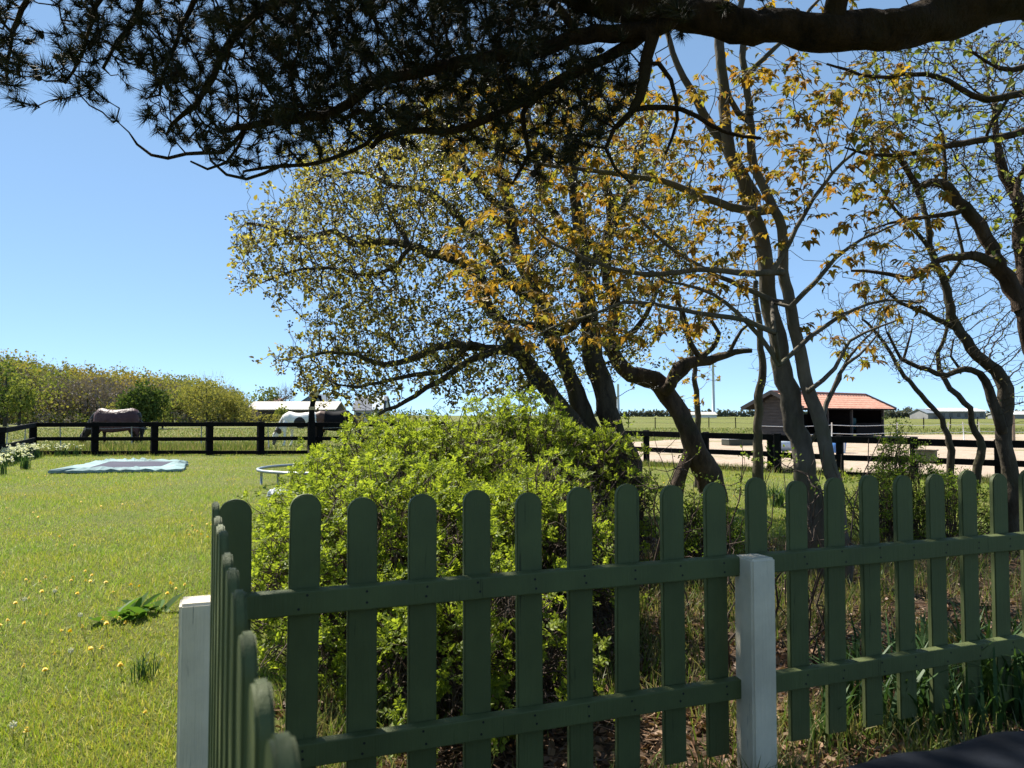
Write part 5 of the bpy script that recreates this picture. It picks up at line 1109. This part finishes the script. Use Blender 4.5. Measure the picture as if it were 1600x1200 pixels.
def gable_front(name, label, px0, px1, Y, zw, zr, wall, roof, depth=14):
    a, b = at(px0, 650, Y)[0], at(px1, 650, Y)[0]; c = (a + b) / 2; o = empty(name, (c, Y, 0), label, 'building'); m = MB(); m.add([(a, Y, 0), (b, Y, 0), (b, Y, zw), (c, Y, zr - .03), (a, Y, zw), (a, Y + depth, 0), (b, Y + depth, 0), (b, Y + depth, zw), (c, Y + depth, zr - .03), (a, Y + depth, zw)], [(0, 1, 2, 3, 4), (6, 5, 9, 8, 7), (5, 0, 4, 9), (1, 6, 7, 2)]); m.build('wall', wall, o)
    m = MB()
    for x, sx in ((a - .5, -1), (b + .5, 1)):
        z0 = zw - .5 * (zr - zw) / ((b - a) / 2); V = [(x, Y - .4, z0), (c, Y - .4, zr), (c, Y + depth, zr), (x, Y + depth, z0)]; m.add(V + [(v[0], v[1], v[2] + .18) for v in V], [(0, 1, 2, 3), (4, 7, 6, 5), (0, 4, 5, 1), (1, 5, 6, 2), (3, 2, 6, 7), (0, 3, 7, 4)])
    m.build('roof', roof, o); return o
gable_front('barn', 'grey gabled barn rising behind the low pale-roofed barn', 460, 518, 185, 3.4, 6.4, mat_plain('blue_grey_wall', (.15, .19, .25), .8, .1, .5, 0), greyr)
h = gable_house('farmhouse', 'farmhouse with a steep slate-blue roof and a bright glazed right end', 553, 598, 160, 2.4, 5.3, white, slate, 9, windows=3, wmat=glass)
m = MB(); a, b = at(582, 650, 159.4), at(599, 650, 159.4); m.add([(a[0], 159.3, 2.5), (b[0], 159.3, 2.5), (b[0] - .5, 163.4, 5.45), (a[0] - 1.0, 163.4, 5.45), (a[0], 159.3, 2.35), (b[0], 159.3, 2.35), (b[0] - .5, 163.4, 5.3), (a[0] - 1.0, 163.4, 5.3)], [(0, 1, 2, 3), (0, 4, 5, 1), (1, 5, 6, 2), (3, 2, 6, 7), (0, 3, 7, 4)]); m.build('glazed_roof', mat_plain('pale_glazing', (.62, .68, .72), .3, .05, .5, 0), h)
gable_house('cottage', 'small cottage with a tan roof showing above the low barn', 415, 430, 172, 3.4, 5.0, white, mat_plain('tan_roof', (.34, .2, .14), .8, .1, 1, 0), 7)
gable_house('long_barn', 'long white roofed barn on the right horizon left of the twisted tree', 1468, 1540, 260, 2.6, 3.6, mat_plain('grey_wall', (.2, .2, .2), .9, .2, .3, 0), white, 14, windows=6, wmat=glass)
gable_house('long_barn', 'white roofed barn on the horizon cut by the right edge of the view', 1574, 1660, 290, 1.6, 2.8, mat_plain('grey_wall', (.25, .25, .25), .9, .2, .3, 0), white, 12)
gable_house('shed', 'grey shed roof at the left end of the long white barn on the horizon', 1450, 1472, 262, 2.0, 3.4, mat_plain('grey_wall', (.2, .2, .2), .9, .2, .3, 0), greyr, 12)
gable_house('barn', 'tiny pale farm buildings on the horizon seen under the gnarled leaning trunk', 1075, 1120, 420, 1.6, 3.0, white, palr, 12)
for x, y, l in ((1115, 560, 'pale tall mast on the horizon left of the slender dark stem'), (966, 600, 'pale mast on the horizon seen between the dark leaning stems')):
    Y = 520; b = at(x, 650, Y); z = at(x, y, Y)[2]; m = MB(); m.tube(np.array([(b[0], Y, 0), (b[0], Y, z * .5), (b[0], Y, z)]), np.array([1.15, .9, .7]), 10); o = m.build('mast', mat_plain('mast_grey', (.5, .53, .56), .6, .05, .05, 0), None, True); tag(o, l, 'mast')

tw = lambda n, cols, tr=.35: mat_leaf(n, cols, tr, 1.25, .9, None, .9)
W = {'olive': tw('wood_olive', [(.17, .17, .05), (.24, .225, .065), (.28, .26, .08)]), 'gold': tw('wood_gold', [(.27, .21, .055), (.34, .26, .07), (.25, .23, .065)]), 'green': tw('wood_green', [(.13, .16, .035), (.19, .22, .05), (.26, .27, .07)]), 'dark': tw('wood_dark', [(.035, .06, .016), (.055, .09, .022), (.11, .14, .035)]),
     'bare': tw('wood_bare', [(.15, .12, .105), (.21, .17, .15), (.27, .225, .20), (.19, .165, .10)], .1), 'far': tw('wood_far', [(.10, .12, .09), (.14, .15, .11), (.17, .16, .13)], .2), 'pale': tw('wood_pale', [(.14, .17, .06), (.19, .22, .08)])}
def clumps(m, c, r, n, size, flat=1.0, mi=0, shell=.55, bare=False):
    d = rdir(n); k = (shell + (1 - shell) * rng.random(n)) ; lump = 1 + .16 * np.sin(d[:, 0] * 5 + c[0]) * np.cos(d[:, 2] * 4 + c[1]) + .10 * np.sin(d[:, 1] * 9 + c[0] * 2)
    P = np.array(c) + d * (k * lump)[:, None] * np.array(r)
    if bare:
        ax = unit(d + np.array([0, 0, .8]) + rng.normal(size=d.shape) * .35); s = rng.uniform(.5, 1.2, n) * size * 3.2
        v = np.array([(-.02, 0, 0), (.02, 0, 0), (.004, 1, 0), (-.004, 1, 0)], float); scatter(m, v, [np.array([[0, 1, 2, 3]])], P, frames(ax, rdir(n)), s, mi); return
    v, f = leaf_oval(.8, .15, .1); s = rng.uniform(.5, 1.3, n) * size; scatter(m, v, f, P, frames(rdir(n, .3), rdir(n, .4)), s, mi)
def far_tree(name, label, px, base_py, top_py, width, Y, mat, n=900, size=.32, trunk='dark_bark', cat='tree', group=None, bare=0, lobes=6, sink=.12):
    b = at(px, base_py, Y); H = at(px, top_py, Y)[2]; w = width * Y / 1200; o = empty(name, (b[0], Y, 0), label, cat, group)
    t = MB(); t.tube(np.array([(b[0], Y, 0), (b[0] + .1, Y, H * .35), (b[0], Y, H * .8)]), np.array([.03, .022, .006]) * H, 7, False)
    for k in range(7):
        a = rng.uniform(0, 6.28); z = rng.uniform(.2, .6) * H; q = np.array([b[0], Y, z]); e = q + np.array([math.cos(a) * w * .36, math.sin(a) * w * .36, H * rng.uniform(.12, .3)]); t.tube(np.array([q, (q + e) / 2 + (0, 0, -.03 * H), e]), np.array([.012, .008, .003]) * H, 5, False)
    t.build('trunk', M[trunk], o, True); m = MB()
    clumps(m, (b[0], Y, H * (.5 + sink * .5)), (w * .42, w * .42, H * (.5 - sink * .5)), n // 2, size)
    for k in range(lobes):
        a = rng.uniform(0, 6.28); z = rng.uniform(.3, .82) * H; rr = rng.uniform(.16, .3) * w; sp = math.sqrt(max(.05, 1 - ((z / H - .5) / .5) ** 2)); clumps(m, (b[0] + math.cos(a) * w * .36 * sp, Y + math.sin(a) * w * .36 * sp, z), (rr, rr, min(rr, (H - z) * .95)), n // (2 * lobes), size)
    if bare: clumps(m, (b[0], Y, H * .6), (w * .5, w * .5, H * .46), bare, size, bare=True)
    m.build('crown', W[mat], o); return o
def woodland():
    m = MB(); mats = [W['olive'], W['gold'], W['green'], W['bare'], W['dark']]; prof = [(-140, 540), (0, 545), (40, 556), (100, 568), (170, 572), (215, 576), (260, 584), (300, 588), (340, 594), (362, 606), (378, 620), (392, 632)]
    px_, py_ = zip(*prof); xs = np.arange(-130, 385, 11)
    for row in range(4):
        for x in xs:
            xx = x + rng.normal(0, 5); Y = 96 + row * 11 + (xx + 130) * .075 + rng.normal(0, 2); top = np.interp(xx, px_, py_); H = at(xx, top + rng.normal(1, 3) + (3 - row) * 5.0, Y)[2]; c = at(xx, 640, Y); w = rng.uniform(2.2, 3.4)
            if 105 < xx < 250: k = rng.choice([1, 1, 0, 3, 0] if row > 0 else [3, 3, 3, 0])
            elif xx > 250: k = rng.choice([0, 3, 0, 2, 0])
            else: k = rng.choice([0, 0, 2, 3, 1] if row > 0 else [3, 3, 0, 2])
            if row == 0 and rng.random() < .25: continue
            clumps(m, (c[0], Y, H * .62), (w, w, H * .40), 420 if k != 3 else 60, .42, mi=k)
            clumps(m, (c[0], Y, H * .35), (w * 1.05, w, H * .40), 170, .42, mi=3 if rng.random() < .6 else 0)
            if k == 3: clumps(m, (c[0], Y, H * .5), (w * 1.1, w, H * .45), 330, .36, mi=3, bare=True); clumps(m, (c[0], Y, H * .55), (w * 1.1, w, H * .42), 120, .3, mi=3)
            else: clumps(m, (c[0], Y, H * .3), (w, w, H * .35), 40, .4, mi=3, bare=True)
            m.tube(np.array([(c[0], Y, 0), (c[0] + rng.normal(0, .3), Y, H * .7)]), np.array([.16, .05]), 5, False, mi=4)
    for x in np.arange(-130, 400, 5): Y = 92 + (x + 130) * .08 + rng.normal(0, 1.5); c = at(x, 645, Y); clumps(m, (c[0], Y, .7), (1.1, .9, rng.uniform(.7, 1.5)), 50, .26, mi=int(rng.choice([0, 3, 2, 4])))
    tag(m.build('woodland', mats), kind='stuff')
woodland()
far_tree('ivy_tree', 'dark ivy-clad tree with bright green skirt at the left edge of the wood', 8, 650, 560, 58, 88, 'dark', 1000, .3)
far_tree('leafy_tree', 'bright green leafy tree beside the dark ivy-clad one at the left edge', 30, 650, 585, 46, 86, 'green', 1000, .3)
far_tree('round_bush', 'dense round dark green bush standing in front of the wood behind the covered horse', 226, 652, 596, 68, 68, 'dark', 3200, .26, lobes=10, sink=.02)
far_tree('small_bush', 'yellow-green small bush touching the right side of the dense round bush', 254, 652, 616, 34, 70.5, 'green', 420, .24, sink=.02)
far_tree('small_bush', 'small yellow-green bush left of the dense round bush', 173, 652, 626, 26, 76, 'olive', 300, .24, sink=.02)
far_tree('spreading_tree', 'broad olive tree with a spreading crown near the right end of the wood', 322, 652, 590, 88, 92, 'olive', 1700, .3, bare=500)
far_tree('spreading_tree', 'lower brownish tree closing the right end of the wood', 366, 652, 614, 50, 94, 'olive', 900, .3, bare=400)
far_tree('pale_tree', 'pale green rounded tree behind the left end of the long low barn', 411, 650, 603, 52, 175, 'pale', 900, .55)
far_tree('bare_tree', 'grey leafless tree behind the low barn', 446, 650, 606, 26, 178, 'bare', 120, .5, bare=500)
far_tree('small_bush', 'rounded dark bush against the wall of the low barn', 441, 654, 633, 24, 140, 'green', 420, .36, sink=.02)
def hedge(label, px0, px1, Y, h, mat, size=.36, n=60, name='hedge'):
    a, b = at(px0, 650, Y)[0], at(px1, 650, Y)[0]; m = MB()
    for x in np.arange(a, b, 1.1): q = h * rng.uniform(.7, 1.15); clumps(m, (x, Y + rng.normal(0, .4), q * .45), (1.1, .9, q * .55), n, size)
    tag(m.build(name, W[mat]), label, 'hedge')
hedge('low green hedge in front of the barns across the paddock', 384, 660, 128, 1.75, 'olive')
hedge('thin dark hedge under the farm buildings beyond the wire fence', 600, 680, 150, 2.6, 'dark')
for k, x in enumerate((1386, 1398, 1409, 1421, 1436, 1451)):
    far_tree('horizon_tree', ['low grey-green tree on the right horizon', 'taller rounded grey tree on the right horizon'][x == 1421], x, 652, 642 if x != 1421 else 636, 22, 330, 'far', 260, .9, group=None if x == 1421 else 'low trees along the right horizon', lobes=4, sink=.02)
hedge('blue-green tree line along the horizon behind the shelter', 930, 1470, 620, 5.2, 'far', 2.2, 16, 'tree_line')
hedge('tree line on the horizon behind the right-hand barns', 1470, 1800, 560, 4.6, 'far', 2.0, 16, 'tree_line')

def crumpled_sheet():
    p = onground(436, 775); m = MB(); n = 14; u, v = np.meshgrid(np.linspace(-1, 1, n), np.linspace(-1, 1, n), indexing='ij'); z = .10 * (1 - .5 * (u * u + v * v)) + .03 * rng.normal(size=u.shape); z[0] = z[-1] = 0.01; z[:, 0] = z[:, -1] = 0.01
    m.add(np.stack([p[0] + u * .17 + .01 * rng.normal(size=u.shape), p[1] + v * .13, z], -1).reshape(-1, 3), [(i * n + j, (i + 1) * n + j, (i + 1) * n + j + 1, i * n + j + 1) for i in range(n - 1) for j in range(n - 1)])
    tag(m.build('crumpled_sheet', M['plastic_white']), 'small crumpled white sheet on the grass by the left foot of the rose bush', 'sheet')
crumpled_sheet()
